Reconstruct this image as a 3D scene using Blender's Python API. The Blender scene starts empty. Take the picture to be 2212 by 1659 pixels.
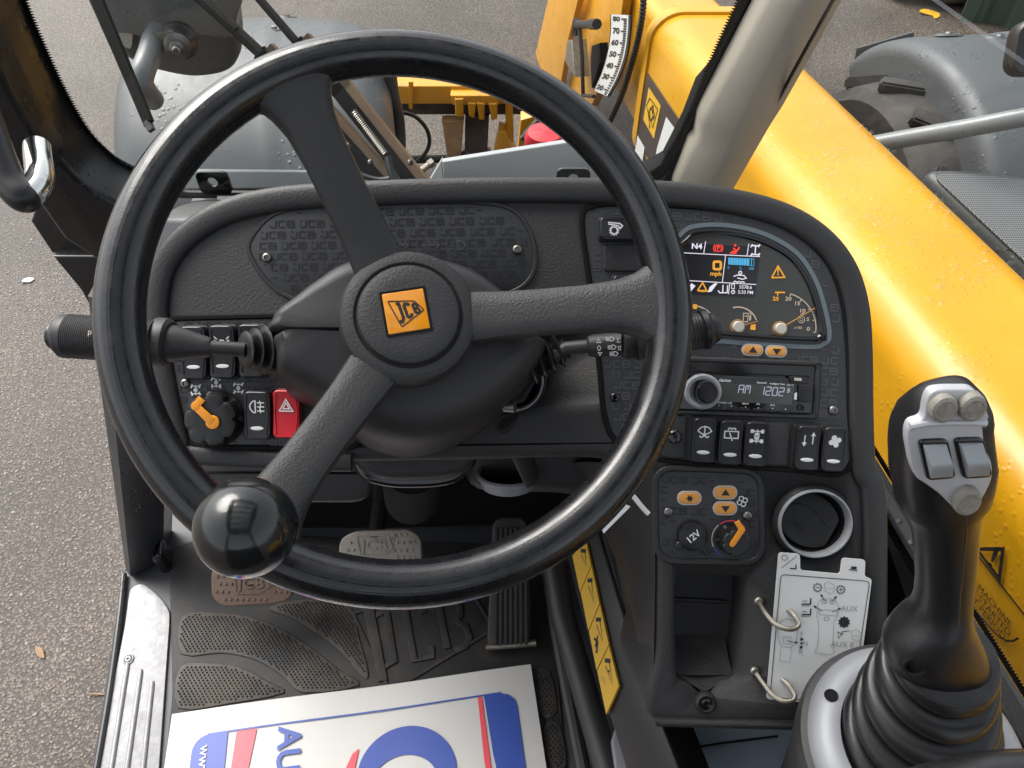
import bpy, bmesh, math, random
from mathutils import Vector, Matrix
random.seed(7)
sin, cos, pi, rad = math.sin, math.cos, math.pi, math.radians
SC = bpy.context.scene
COL = SC.collection

# ---------------------------------------------------------------- camera
PITCH = rad(50)
CAM = Vector((0, 0, 1.15))
FD = 1641.7                     # focal length in pixels of a 2212 x 1659 picture
cx0, cy0 = 1106.0, 829.5
RV, UV, FV = Vector((1, 0, 0)), Vector((0, sin(PITCH), cos(PITCH))), Vector((0, cos(PITCH), -sin(PITCH)))
cam = bpy.data.cameras.new('camera')
cam.sensor_width = 36.0
cam.lens = 36.0 * FD / 2212.0
cam.clip_start, cam.clip_end = 0.02, 500
camo = bpy.data.objects.new('camera', cam)
COL.objects.link(camo)
camo.matrix_world = Matrix.Translation(CAM) @ Matrix((RV, UV, -FV)).transposed().to_4x4()
SC.camera = camo

# ---------------------------------------------------------------- sky and sun (overcast)
W = bpy.data.worlds.new('World'); SC.world = W; W.use_nodes = True
nt = W.node_tree; nt.nodes.clear()
SUN_EL, SUN_ROT = rad(50), rad(312)
sky = nt.nodes.new('ShaderNodeTexSky'); sky.sky_type = 'NISHITA'; sky.sun_disc = False
sky.sun_elevation, sky.sun_rotation = SUN_EL, SUN_ROT
sky.air_density, sky.dust_density, sky.ozone_density = 1.0, 4.0, 1.0
hsv = nt.nodes.new('ShaderNodeHueSaturation'); hsv.inputs['Saturation'].default_value = 0.28
bg = nt.nodes.new('ShaderNodeBackground'); bg.inputs['Strength'].default_value = 0.12
wo = nt.nodes.new('ShaderNodeOutputWorld')
nt.links.new(sky.outputs[0], hsv.inputs['Color']); nt.links.new(hsv.outputs[0], bg.inputs[0]); nt.links.new(bg.outputs[0], wo.inputs[0])
sl = bpy.data.lights.new('sun', 'SUN'); sl.energy = 1.2; sl.angle = rad(40); sl.color = (1, .96, .9)
so = bpy.data.objects.new('sun', sl); COL.objects.link(so)
sd = Vector((sin(SUN_ROT) * cos(SUN_EL), cos(SUN_ROT) * cos(SUN_EL), sin(SUN_EL)))
so.rotation_euler = sd.to_track_quat('Z', 'Y').to_euler()
SC.view_settings.view_transform = 'Standard'; SC.view_settings.look = 'None'
SC.view_settings.exposure = 1.38; SC.view_settings.gamma = 1.0
SC.view_settings.use_curve_mapping = False
SC.render.engine = 'CYCLES'
SC.cycles.max_bounces = 8; SC.cycles.transparent_max_bounces = 16
SC.cycles.use_denoising = True

# ---------------------------------------------------------------- geometry helpers
def ray(x, y): return RV * ((x - cx0) / FD) - UV * ((y - cy0) / FD) + FV
def at(x, y, d): return CAM + ray(x, y) * d
def hit(x, y, p, n):
    r = ray(x, y); n = Vector(n); return CAM + r * ((Vector(p) - CAM).dot(n) / r.dot(n))
def onz(x, y, z): return hit(x, y, (0, 0, z), (0, 0, 1))
def ony(x, y, yy): return hit(x, y, (0, yy, 0), (0, 1, 0))
def onx(x, y, xx): return hit(x, y, (xx, 0, 0), (1, 0, 0))

class Fr:                                           # a flat working frame: x, y in the plane, z its normal
    def __init__(s, o, n, x=(1, 0, 0)):
        z = Vector(n).normalized(); y = z.cross(Vector(x)).normalized(); x = y.cross(z)
        s.o, s.x, s.y, s.z = Vector(o), x, y, z
        s.M = Matrix.Translation(s.o) @ Matrix((x, y, z)).transposed().to_4x4()
        s.Mi = s.M.inverted()
    def uv(s, x, y):
        p = s.Mi @ hit(x, y, s.o, s.z); return (p.x, p.y)
    def uvs(s, pts): return [s.uv(*p) for p in pts]
    def loc(s, p): return s.Mi @ Vector(p)
    def p(s, u, v, w=0): return s.M @ Vector((u, v, w))
    def sub(s, u, v, w=0, rot=0):                   # a frame shifted and turned in the plane
        x = s.x * cos(rot) + s.y * sin(rot)
        return Fr(s.p(u, v, w), s.z, x)
WORLD = Fr((0, 0, 0), (0, 0, 1))

def rr(x0, y0, x1, y1, r, n=5):                     # rounded rectangle
    o = []
    for cx, cy, a in ((x1 - r, y1 - r, 0), (x0 + r, y1 - r, 90), (x0 + r, y0 + r, 180), (x1 - r, y0 + r, 270)):
        for k in range(n + 1):
            t = rad(a + 90 * k / n); o.append((cx + r * cos(t), cy + r * sin(t)))
    return o
def ell(cx, cy, a, b, n=28, a0=0, a1=360):
    full = abs(a1 - a0) >= 360
    return [(cx + a * cos(rad(a0 + (a1 - a0) * k / (n if full else n - 1))), cy + b * sin(rad(a0 + (a1 - a0) * k / (n if full else n - 1)))) for k in range(n)]
def rpoly(pts, r, n=4):                             # polygon with rounded corners
    o = []; N = len(pts)
    for i in range(N):
        p, a, b = Vector(pts[i]), Vector(pts[i - 1]), Vector(pts[(i + 1) % N])
        da, db = (a - p), (b - p); rr_ = min(r, da.length * .45, db.length * .45)
        A, B = p + da.normalized() * rr_, p + db.normalized() * rr_
        for k in range(n + 1):
            t = k / n; q = A * (1 - t) ** 2 + p * 2 * t * (1 - t) + B * t * t; o.append(tuple(q))
    return o
def spline(pts, n=6, closed=False):                 # Catmull-Rom
    P = [Vector(p) for p in pts]; N = len(P); o = []
    for i in range(N if closed else N - 1):
        if closed: a, b, c, d = P[i - 1], P[i], P[(i + 1) % N], P[(i + 2) % N]
        else: a, b, c, d = P[max(i - 1, 0)], P[i], P[i + 1], P[min(i + 2, N - 1)]
        for k in range(n):
            t = k / n
            o.append(.5 * ((2 * b) + (c - a) * t + (2 * a - 5 * b + 4 * c - d) * t * t + (3 * b - a - 3 * c + d) * t ** 3))
    if not closed: o.append(P[-1])
    return [tuple(p) for p in o]
def area(p): return sum(p[i - 1][0] * p[i][1] - p[i][0] * p[i - 1][1] for i in range(len(p))) / 2
def ccw(p): p = [tuple(q[:2]) for q in p]; return p if area(p) > 0 else p[::-1]
def clean(p, e=1e-6):
    o = []
    for q in p:
        if not o or (Vector(q) - Vector(o[-1])).length > e: o.append(q)
    if len(o) > 1 and (Vector(o[0]) - Vector(o[-1])).length < e: o.pop()
    return o
def inset(p, d):
    o = []; N = len(p)
    for i in range(N):
        a, b, c = Vector(p[i - 1]), Vector(p[i]), Vector(p[(i + 1) % N])
        e, f = (b - a).normalized(), (c - b).normalized()
        n1, n2 = Vector((-e.y, e.x)), Vector((-f.y, f.x)); m = n1 + n2
        m = m / max(m.length_squared / 2, .35) if m.length > 1e-6 else n1
        o.append(tuple(b + m * d))
    return o
def inside(pt, poly):
    x, y = pt; c = False
    for i in range(len(poly)):
        (x1, y1), (x2, y2) = poly[i - 1], poly[i]
        if (y1 > y) != (y2 > y) and x < (x2 - x1) * (y - y1) / (y2 - y1) + x1: c = not c
    return c

WM = {}
TXT = {}
def setup(o, parent, M):
    COL.objects.link(o); WM[o.name] = M.copy()
    if parent is not None:
        o.parent = parent; o.matrix_parent_inverse = WM[parent.name].inverted()
    o.matrix_basis = M
def thing(name, label, cat, loc, group=None):
    o = bpy.data.objects.new(name, None); o.empty_display_size = .05
    setup(o, None, Matrix.Translation(Vector(loc))); tag(o, label, cat, group); return o
def tag(o, label=None, cat=None, group=None, kind=None):
    if label: o['label'] = label
    if cat: o['category'] = cat
    if group: o['group'] = group
    if kind: o['kind'] = kind
    return o

class MB:                                           # collects faces of ONE mesh
    def __init__(s): s.v = []; s.f = []; s.uvw = 0
    def add(s, vs, fs):
        b = len(s.v); s.v += [tuple(v) for v in vs]; s.f += [tuple(i + b for i in f) for f in fs]; return s
    def loft(s, rings, closed=True, cap=(True, True)):
        n = len(rings[0]); vs = [p for r in rings for p in r]; fs = []
        for i in range(len(rings) - 1):
            for j in range(n if closed else n - 1):
                k = (j + 1) % n; fs.append((i * n + j, i * n + k, (i + 1) * n + k, (i + 1) * n + j))
        if cap[0]: fs.append(tuple(range(n - 1, -1, -1)))
        if cap[1]: fs.append(tuple((len(rings) - 1) * n + j for j in range(n)))
        return s.add(vs, fs)
    def poly(s, pts, z0, z1, bev=0, seg=3, back=True):  # extruded outline with a rounded upper edge
        p = clean(ccw(pts)); R = [[(x, y, z0) for x, y in p]]
        if bev:
            for k in range(seg + 1):
                t = k / seg * pi / 2; q = inset(p, bev * (1 - cos(t)))
                R.append([(x, y, z1 - bev + bev * sin(t)) for x, y in q])
        else: R.append([(x, y, z1) for x, y in p])
        return s.loft(R, True, (back, True))
    def ringpoly(s, out, inn, z0, z1, bev=0):        # extruded frame between two outlines with equal point counts
        o, i = ccw(out), ccw(inn); n = len(o); assert n == len(i)
        R = [o, inset(o, bev), inset(i, -bev), i] if bev else [o, i]
        Z = [z1 - bev, z1, z1, z1 - bev] if bev else [z1, z1]
        rings = [[(x, y, z0) for x, y in o]] + [[(x, y, z) for x, y in r] for r, z in zip(R, Z)] + [[(x, y, z0) for x, y in i]]
        return s.loft(rings, True, (False, False))
    def flat(s, pts, z=0):
        p = clean(ccw(pts)); return s.add([(x, y, z) for x, y in p], [tuple(range(len(p)))])
    def pillow(s, pts, z0, H, levels=((1, 0), (1, .72), (.97, .9), (.9, 1), (.5, 1)), bow=None):
        p = clean(ccw(pts)); cx = sum(q[0] for q in p) / len(p); cy = sum(q[1] for q in p) / len(p); R = []
        for sc, h in levels:
            R.append([(cx + (x - cx) * sc, cy + (y - cy) * sc, z0 + H * h * (1 if not bow or h == 0 else bow((cx + (x - cx) * sc, cy + (y - cy) * sc)))) for x, y in p])
        return s.loft(R, True, (True, True))
    def tube(s, pts, r, n=12, closed=False, cap=True, flat_=1.0):
        P = [Vector(p) for p in pts]; N = len(P)
        rs = list(r) if isinstance(r, (list, tuple)) else [r] * N
        rings = []; up = None
        for i in range(N):
            if closed: t = (P[(i + 1) % N] - P[i - 1])
            else: t = P[min(i + 1, N - 1)] - P[max(i - 1, 0)]
            t = t.normalized() if t.length > 1e-9 else Vector((0, 0, 1))
            if up is None: up = t.orthogonal().normalized()
            up = (up - t * up.dot(t)).normalized(); b = t.cross(up)
            rings.append([tuple(P[i] + (up * cos(2 * pi * k / n) + b * sin(2 * pi * k / n) * flat_) * rs[i]) for k in range(n)])
        if closed: return s.loft(rings + [rings[0]], True, (False, False))
        return s.loft(rings, True, (cap, cap))
    def lathe(s, prof, n=32, c=(0, 0, 0), ax=None, sx=1, sy=1, cap=True):  # profile (r, z) about z through c, or about a given frame
        rings = []
        for r, z in prof:
            ring = []
            for k in range(n):
                a = 2 * pi * k / n; q = Vector((r * cos(a) * sx, r * sin(a) * sy, z))
                q = ax.M @ q if ax else q + Vector(c)
                ring.append(tuple(q))
            rings.append(ring)
        return s.loft(rings, True, (cap and prof[0][0] > 1e-5, cap and prof[-1][0] > 1e-5))
    def box(s, a, b, M=None):
        (x0, y0, z0), (x1, y1, z1) = a, b
        v = [Vector(p) for p in ((x0, y0, z0), (x1, y0, z0), (x1, y1, z0), (x0, y1, z0), (x0, y0, z1), (x1, y0, z1), (x1, y1, z1), (x0, y1, z1))]
        if M is not None: v = [M @ p for p in v]
        return s.add(v, [(3, 2, 1, 0), (4, 5, 6, 7), (0, 1, 5, 4), (1, 2, 6, 5), (2, 3, 7, 6), (3, 0, 4, 7)])
    def bar(s, a, b, w, h, up=(0, 0, 1)):            # a rectangular bar between two points
        a, b = Vector(a), Vector(b); t = (b - a).normalized(); x = t.cross(Vector(up)).normalized(); y = x.cross(t)
        M = Matrix.Translation(a) @ Matrix((x, y, t)).transposed().to_4x4()
        return s.box((-w / 2, -h / 2, 0), (w / 2, h / 2, (b - a).length), M)
    def stroke(s, pts, w, z=0, closed=False):        # flat printed line
        P = [Vector(p) for p in pts]; N = len(P); L = []; Rr = []
        for i in range(N):
            a = P[i - 1] if (i or closed) else None; c = P[(i + 1) % N] if (i < N - 1 or closed) else None; b = P[i]
            e = (b - a).normalized() if a is not None and (b - a).length > 1e-9 else None
            f = (c - b).normalized() if c is not None and (c - b).length > 1e-9 else None
            e = e or f; f = f or e
            m = Vector((-e.y, e.x)) + Vector((-f.y, f.x)); m = m / max(m.length_squared / 2, .5)
            L.append(b + m * w / 2); Rr.append(b - m * w / 2)
        vs = [(p.x, p.y, z) for p in L] + [(p.x, p.y, z) for p in Rr]
        fs = [(i, N + i, N + (i + 1) % N, (i + 1) % N) for i in range(N if closed else N - 1)]
        return s.add(vs, fs)
    def text(s, t, h, u, v, w=0, rot=0, align='CENTER', sx=1.0, bold=0.0, fr=None):
        key = (t, bold, align)
        if key not in TXT:
            cu = bpy.data.curves.new('t', 'FONT'); cu.body = t; cu.align_x = align; cu.align_y = 'CENTER'
            cu.resolution_u = 3; cu.offset = bold; ob = bpy.data.objects.new('t', cu)
            me = bpy.data.meshes.new_from_object(ob)
            TXT[key] = ([tuple(q.co) for q in me.vertices], [tuple(q.vertices) for q in me.polygons])
            bpy.data.meshes.remove(me); bpy.data.objects.remove(ob); bpy.data.curves.remove(cu)
        vs, fs = TXT[key]; k = h / .70; c, d = cos(rot), sin(rot); o = []
        for x, y, _ in vs:
            X, Y = x * k * sx, y * k; o.append((u + X * c - Y * d, v + X * d + Y * c, w))
        return s.add(o, fs)
    def icon(s, strokes, u, v, size, w, z, rot=0, fills=()):
        c, d = cos(rot), sin(rot)
        T = lambda p: (u + (p[0] * c - p[1] * d) * size, v + (p[0] * d + p[1] * c) * size)
        for st in strokes: s.stroke([T(p) for p in st], w, z)
        for st in fills: s.flat([T(p) for p in st], z)
        return s
    def build(s, name, mat, parent=None, fr=None, smooth=35, bevel=None):
        me = bpy.data.meshes.new(name); me.from_pydata(s.v, [], s.f); me.validate()
        bm = bmesh.new(); bm.from_mesh(me); bmesh.ops.remove_doubles(bm, verts=bm.verts, dist=1e-7)
        if bevel:
            es = [e for e in bm.edges if len(e.link_faces) == 2 and e.calc_face_angle(0) > rad(40)]
            bmesh.ops.bevel(bm, geom=es, offset=bevel, segments=2, affect='EDGES', clamp_overlap=True)
        bmesh.ops.recalc_face_normals(bm, faces=bm.faces) if smooth is not None else None
        bm.to_mesh(me); bm.free()
        if smooth:
            for p in me.polygons: p.use_smooth = True
            me.set_sharp_from_angle(angle=rad(smooth))
        if mat is not None: me.materials.append(mat)
        o = bpy.data.objects.new(name, me)
        setup(o, parent, fr.M if fr else Matrix())
        return o

# ---------------------------------------------------------------- materials
def mat(name, col, rough=.5, metal=0, grain=0, gscale=400, var=0, vscale=6, col2=None, coat=0, spec=.5, specks=0, speck_col=(.5, .5, .48), emit=None, estr=0, rvar=0, gdetail=3, drops=0, dscale=60, dirt=0, dirt_col=(.12, .09, .06), dirt_scale=9):
    m = bpy.data.materials.new(name); m.use_nodes = True; t = m.node_tree; N = t.nodes; L = t.links
    b = N['Principled BSDF']; b.inputs['Roughness'].default_value = rough; b.inputs['Metallic'].default_value = metal
    b.inputs['Specular IOR Level'].default_value = spec
    b.inputs['Coat Weight'].default_value = coat; b.inputs['Coat Roughness'].default_value = .14
    tc = N.new('ShaderNodeTexCoord')
    def noise(sc, det=3, rgh=.55):
        n = N.new('ShaderNodeTexNoise'); n.inputs['Scale'].default_value = sc; n.inputs['Detail'].default_value = det
        n.inputs['Roughness'].default_value = rgh; L.new(tc.outputs['Object'], n.inputs['Vector']); return n
    def ramp(src, a, bb, c0=(0, 0, 0, 1), c1=(1, 1, 1, 1)):
        r = N.new('ShaderNodeValToRGB'); r.color_ramp.elements[0].position = a; r.color_ramp.elements[1].position = bb
        r.color_ramp.elements[0].color = c0; r.color_ramp.elements[1].color = c1; L.new(src, r.inputs[0]); return r
    def mix(f, c0, c1):
        x = N.new('ShaderNodeMix'); x.data_type = 'RGBA'; L.new(f, x.inputs['Factor'])
        for k, c in ((6, c0), (7, c1)):
            if isinstance(c, tuple): x.inputs[k].default_value = (*c[:3], 1)
            else: L.new(c, x.inputs[k])
        return x.outputs[2]
    c = tuple(col)
    if var or col2:
        c2 = tuple(col2) if col2 else tuple(min(1, k * (1 + var)) for k in col)
        c1 = tuple(col) if col2 else tuple(k * (1 - var) for k in col)
        c = mix(ramp(noise(vscale, 5, .6).outputs[0], .35, .68).outputs[0], c1, c2)
    if dirt:
        c = mix(ramp(noise(dirt_scale, 6, .7).outputs[0], .62 - dirt * .25, .78).outputs[0], c, tuple(dirt_col))
    if specks:
        v = N.new('ShaderNodeTexVoronoi'); v.inputs['Scale'].default_value = specks; L.new(tc.outputs['Object'], v.inputs['Vector'])
        r = ramp(v.outputs['Distance'], .03, .06, (1, 1, 1, 1), (0, 0, 0, 1))
        nz = ramp(noise(specks * .21, 2).outputs[0], .55, .6); mm = N.new('ShaderNodeMath'); mm.operation = 'MULTIPLY'
        L.new(r.outputs[0], mm.inputs[0]); L.new(nz.outputs[0], mm.inputs[1]); c = mix(mm.outputs[0], c, tuple(speck_col))
    if isinstance(c, tuple): b.inputs['Base Color'].default_value = (*c, 1)
    else: L.new(c, b.inputs['Base Color'])
    if rvar:
        r = N.new('ShaderNodeMapRange'); r.inputs['To Min'].default_value = max(0, rough - rvar); r.inputs['To Max'].default_value = min(1, rough + rvar)
        r.inputs['From Min'].default_value = .3; r.inputs['From Max'].default_value = .7
        L.new(noise(vscale * 2.3, 5, .65).outputs[0], r.inputs['Value']); L.new(r.outputs[0], b.inputs['Roughness'])
    nrm = None
    if grain:
        bp = N.new('ShaderNodeBump'); bp.inputs['Strength'].default_value = min(1, grain); bp.inputs['Distance'].default_value = .0012 * max(1, 400 / gscale)
        L.new(noise(gscale, gdetail).outputs[0], bp.inputs['Height']); nrm = bp.outputs[0]
    if drops:
        v = N.new('ShaderNodeTexVoronoi'); v.inputs['Scale'].default_value = dscale; L.new(tc.outputs['Object'], v.inputs['Vector'])
        r = ramp(v.outputs['Distance'], .1, .34, (1, 1, 1, 1), (0, 0, 0, 1))
        nz = ramp(noise(dscale * .13, 3).outputs[0], .52, .58); mm = N.new('ShaderNodeMath'); mm.operation = 'MULTIPLY'
        L.new(r.outputs[0], mm.inputs[0]); L.new(nz.outputs[0], mm.inputs[1])
        bp = N.new('ShaderNodeBump'); bp.inputs['Strength'].default_value = drops; bp.inputs['Distance'].default_value = .004
        L.new(mm.outputs[0], bp.inputs['Height'])
        if nrm is not None: L.new(nrm, bp.inputs['Normal'])
        nrm = bp.outputs[0]
    if nrm is not None: L.new(nrm, b.inputs['Normal'])
    if emit: b.inputs['Emission Color'].default_value = (*emit, 1); b.inputs['Emission Strength'].default_value = estr
    return m
def glass_mat(name, tint, refl=.9):
    m = bpy.data.materials.new(name); m.use_nodes = True; t = m.node_tree; N = t.nodes; L = t.links; N.clear()
    o = N.new('ShaderNodeOutputMaterial'); mx = N.new('ShaderNodeMixShader'); tr = N.new('ShaderNodeBsdfTransparent'); gl = N.new('ShaderNodeBsdfGlossy'); lw = N.new('ShaderNodeLayerWeight'); pw = N.new('ShaderNodeMath'); pw.operation = 'POWER'; pw.inputs[1].default_value = 5.0; fr = N.new('ShaderNodeMath'); fr.operation = 'MULTIPLY_ADD'; fr.inputs[1].default_value = .9; fr.inputs[2].default_value = .02
    L.new(lw.outputs['Facing'], pw.inputs[0]); L.new(pw.outputs[0], fr.inputs[0]); lw.inputs['Blend'].default_value = .5
    tr.inputs[0].default_value = (*tint, 1); gl.inputs['Roughness'].default_value = .01; gl.inputs[0].default_value = (refl, refl, refl, 1)
    L.new(fr.outputs[0], mx.inputs[0]); L.new(tr.outputs[0], mx.inputs[1]); L.new(gl.outputs[0], mx.inputs[2]); L.new(mx.outputs[0], o.inputs[0])
    return m

M = {}
M['leather'] = mat('leather_grain_plastic', (.034, .034, .0345), .46, grain=.55, gscale=520, spec=.35, var=.15, rvar=.05)
M['rim'] = mat('worn_rim_plastic', (.007, .0075, .0085), .27, grain=.09, gscale=700, rvar=.14, vscale=30, coat=.3)
M['dash'] = mat('dash_plastic', (.025, .025, .0253), .58, grain=.5, gscale=420, var=.12, specks=160, speck_col=(.16, .16, .15))
M['dashlip'] = mat('dash_lip_plastic', (.022, .022, .0225), .5, grain=.35, gscale=420, specks=190, speck_col=(.25, .25, .24))
M['panel'] = mat('smooth_panel_film', (.031, .033, .036), .40, grain=.02, gscale=700, specks=230, speck_col=(.45, .45, .43))
M['print_dark'] = mat('dark_panel_print', (.013, .0132, .014), .5)
M['print_sheen'] = mat('sheen_panel_print', (.065, .067, .070), .32)  # paler copy of the dark print, sky sheen put into its colour
M['black'] = mat('black_plastic', (.012, .012, .013), .38, grain=.05, gscale=500)
M['gloss'] = mat('gloss_black', (.006, .006, .007), .12, coat=.5)
M['matt'] = mat('matt_black', (.006, .006, .006), .8, spec=.2)
M['rubber'] = mat('black_rubber', (.012, .012, .0125), .34, grain=.10, gscale=600, var=.2)
M['shroud'] = mat('column_shroud_plastic', (.026, .025, .026), .48, grain=.12, gscale=800, rvar=.06)
M['switch'] = mat('switch_plastic', (.016, .016, .018), .36, grain=.05, gscale=900, rvar=.05, vscale=60)
M['red'] = mat('red_switch_plastic', (.50, .012, .022), .38, grain=.05, gscale=900, rvar=.06, vscale=60)
M['white'] = mat('white_print', (.80, .80, .79), .5)
M['lens'] = mat('white_lens', (.72, .74, .74), .3)
M['orange'] = mat('orange_pointer', (.80, .30, .015), .42)
M['orangebtn'] = mat('orange_button', (.76, .34, .07), .45, var=.06, vscale=80)
M['btnring'] = mat('button_ring_grey', (.52, .49, .43), .4)
M['silverpaint'] = mat('silver_paint', (.30, .312, .33), .46, metal=.25, grain=.06, gscale=1500, rvar=.06)
M['plate_silver'] = mat('silver_plate', (.50, .51, .53), .4, metal=.2, rvar=.06)
M['ringline'] = mat('blue_grey_line', (.125, .155, .172), .45)
M['chrome'] = mat('bare_chrome', (.62, .62, .60), .12, metal=1, dirt=.15, dirt_col=(.25, .18, .13), dirt_scale=40)
M['steel'] = mat('screw_steel', (.25, .24, .22), .35, metal=1)
M['dull'] = mat('dull_zinc', (.32, .30, .25), .42, metal=.9, var=.2, vscale=80)
M['alu'] = mat('scuffed_aluminium', (.29, .29, .30), .55, metal=.35, grain=.12, gscale=120, rvar=.12, vscale=18, dirt=.12, dirt_col=(.20, .17, .16), dirt_scale=26)
M['floor'] = mat('rubber_floor', (.045, .047, .054), .5, grain=.12, gscale=300, dirt=.25, dirt_col=(.060, .050, .042), dirt_scale=7)
M['mat'] = mat('rubber_mat', (.014, .0135, .0135), .65, dirt=.5, dirt_col=(.055, .043, .034), dirt_scale=8, grain=.3, gscale=500)
M['tread'] = mat('mat_tread', (.018, .0175, .017), .6, dirt=.85, dirt_col=(.098, .075, .056), dirt_scale=10, grain=.15, gscale=500)
M['pedal'] = mat('worn_pedal_steel', (.24, .22, .185), .45, metal=.5, dirt=.35, dirt_col=(.10, .07, .05), dirt_scale=50, grain=.2, gscale=200)
M['rustpedal'] = mat('rusty_pedal', (.13, .085, .062), .6, metal=.2, dirt=.3, dirt_col=(.07, .045, .035), dirt_scale=45, grain=.3, gscale=300)
M['pedalrubber'] = mat('pedal_rubber', (.022, .020, .019), .55, dirt=.4, dirt_col=(.07, .055, .045), dirt_scale=30)
M['frame'] = mat('black_cab_paint', (.010, .010, .011), .28, rvar=.06, vscale=8, drops=.15, dscale=90)
M['post'] = mat('dark_grey_post', (.034, .036, .038), .33, rvar=.08, drops=.3, dscale=90, dirt=.1, dirt_col=(.07, .06, .05))
M['trim'] = mat('taupe_trim', (.32, .292, .24), .6, grain=.25, gscale=600, var=.04)
M['cowl'] = mat('grey_cowl', (.33, .35, .36), .5, grain=.05, gscale=300, var=.05)
M['mudguard'] = mat('grey_mudguard', (.068, .074, .079), .44, grain=.05, gscale=260, rvar=.1, vscale=4, var=.08, drops=.35, dscale=60)
M['mirror'] = mat('mirror_housing', (.060, .064, .067), .36, grain=.05, gscale=400, rvar=.06, drops=.2, dscale=70)
M['tube'] = mat('grey_tube', (.16, .17, .175), .3, rvar=.08, drops=.3, dscale=70)
M['yellow'] = mat('yellow_paint', (.63, .318, .007), .36, rvar=.10, vscale=3.2, col2=(.57, .268, .005), coat=.15, spec=.5, drops=.22, dscale=75, dirt=.06, dirt_col=(.55, .25, .02), dirt_scale=5)
M['yellow2'] = mat('yellow_paint_worn', (.64, .300, .008), .34, var=.08, vscale=9, coat=.2, dirt=.12, dirt_col=(.10, .06, .03), dirt_scale=22)
M['rust'] = mat('rusty_carriage', (.055, .035, .028), .6, var=.35, vscale=22, dirt=.3, dirt_col=(.13, .07, .04), dirt_scale=16)
M['fork'] = mat('fork_wood_brown', (.32, .19, .09), .55, var=.25, vscale=9)
M['brown'] = mat('brown_arm', (.11, .068, .036), .45, var=.15, vscale=30)
M['hose'] = mat('hydraulic_hose', (.030, .034, .038), .35, rvar=.1, vscale=20, dirt=.2, dirt_col=(.10, .10, .10))
M['redpaint'] = mat('red_bottle', (.70, .035, .05), .35)
M['tyre'] = mat('tyre_rubber', (.035, .032, .030), .55, dirt=.5, dirt_col=(.10, .085, .07), dirt_scale=7)
M['glass'] = glass_mat('cab_glass', (.97, .98, .97))
M['water'] = glass_mat('water_drop', (1, 1, 1), 1.0)
M['frit'] = mat('black_frit', (.006, .006, .006), .25)
M['card'] = mat('white_card', (.66, .67, .66), .4, var=.03, vscale=20)
M['ink'] = mat('black_ink', (.015, .015, .016), .5)
M['inkgrey'] = mat('grey_ink', (.33, .34, .34), .5)
M['paper'] = mat('white_board', (.54, .53, .505), .45, var=.02, vscale=5)
M['blue'] = mat('blue_print', (.035, .075, .34), .4, var=.05, vscale=12)
M['redprint'] = mat('red_print', (.72, .07, .10), .4)
M['decalyellow'] = mat('yellow_decal', (.72, .42, .035), .4, dirt=.2, dirt_col=(.40, .24, .05), dirt_scale=40)
M['decaldark'] = mat('dark_decal', (.055, .045, .042), .35)
M['greytrim'] = mat('grey_inner_trim', (.14, .145, .15), .5, grain=.1, gscale=400)
M['emblem'] = mat('emblem_resin', (.72, .27, .008), .15, coat=.8, var=.06, vscale=60)
M['grille'] = mat('grille_plate', (.10, .105, .11), .5)
M['container'] = mat('green_steel', (.055, .085, .065), .45, var=.2, vscale=3, dirt=.2, dirt_col=(.10, .09, .07))
M['stone'] = mat('rubble_stone', (.16, .14, .115), .8, var=.3, vscale=7, grain=.5, gscale=30)
M['lavender'] = mat('grey_lavender_plate', (.21, .20, .215), .4, grain=.05, gscale=300, var=.1)
M['bluegrey'] = mat('blue_grey_plate', (.24, .30, .35), .4, rvar=.1, vscale=12, var=.1, dirt=.15, dirt_col=(.10, .11, .12))
M['greybutton'] = mat('grey_thumb_button', (.25, .237, .205), .55, var=.12, vscale=120, grain=.4, gscale=450)
M['greyrocker'] = mat('grey_thumb_rocker', (.30, .33, .345), .36, grain=.05, gscale=700)
M['screen'] = mat('cluster_face', (.043, .044, .039), .22, coat=.3, rvar=.04, vscale=20, specks=260, speck_col=(.2, .2, .18))
M['lcd'] = mat('display_glass', (.012, .012, .014), .2, coat=.3)
M['lcdgrey'] = mat('radio_display', (.055, .058, .055), .25, coat=.3)
def glow(n, c, s): return mat(n, tuple(k * .35 for k in c), .5, emit=c, estr=s)
M['g_white'] = glow('lit_white', (.80, .76, .88), .30); M['g_red'] = glow('lit_red', (.95, .05, .03), .35)
M['g_amber'] = glow('lit_amber', (.95, .42, .03), .25); M['g_blue'] = glow('lit_blue', (.08, .42, .72), .3)
M['amberdim'] = mat('amber_print', (.36, .19, .05), .5); M['cream'] = mat('cream_print', (.62, .50, .38), .5)
M['g_radio'] = glow('lit_radio', (.62, .62, .78), .16)
M['indicator'] = mat('clear_reflector', (.55, .55, .52), .15, grain=.9, gscale=120, coat=.4)

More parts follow.
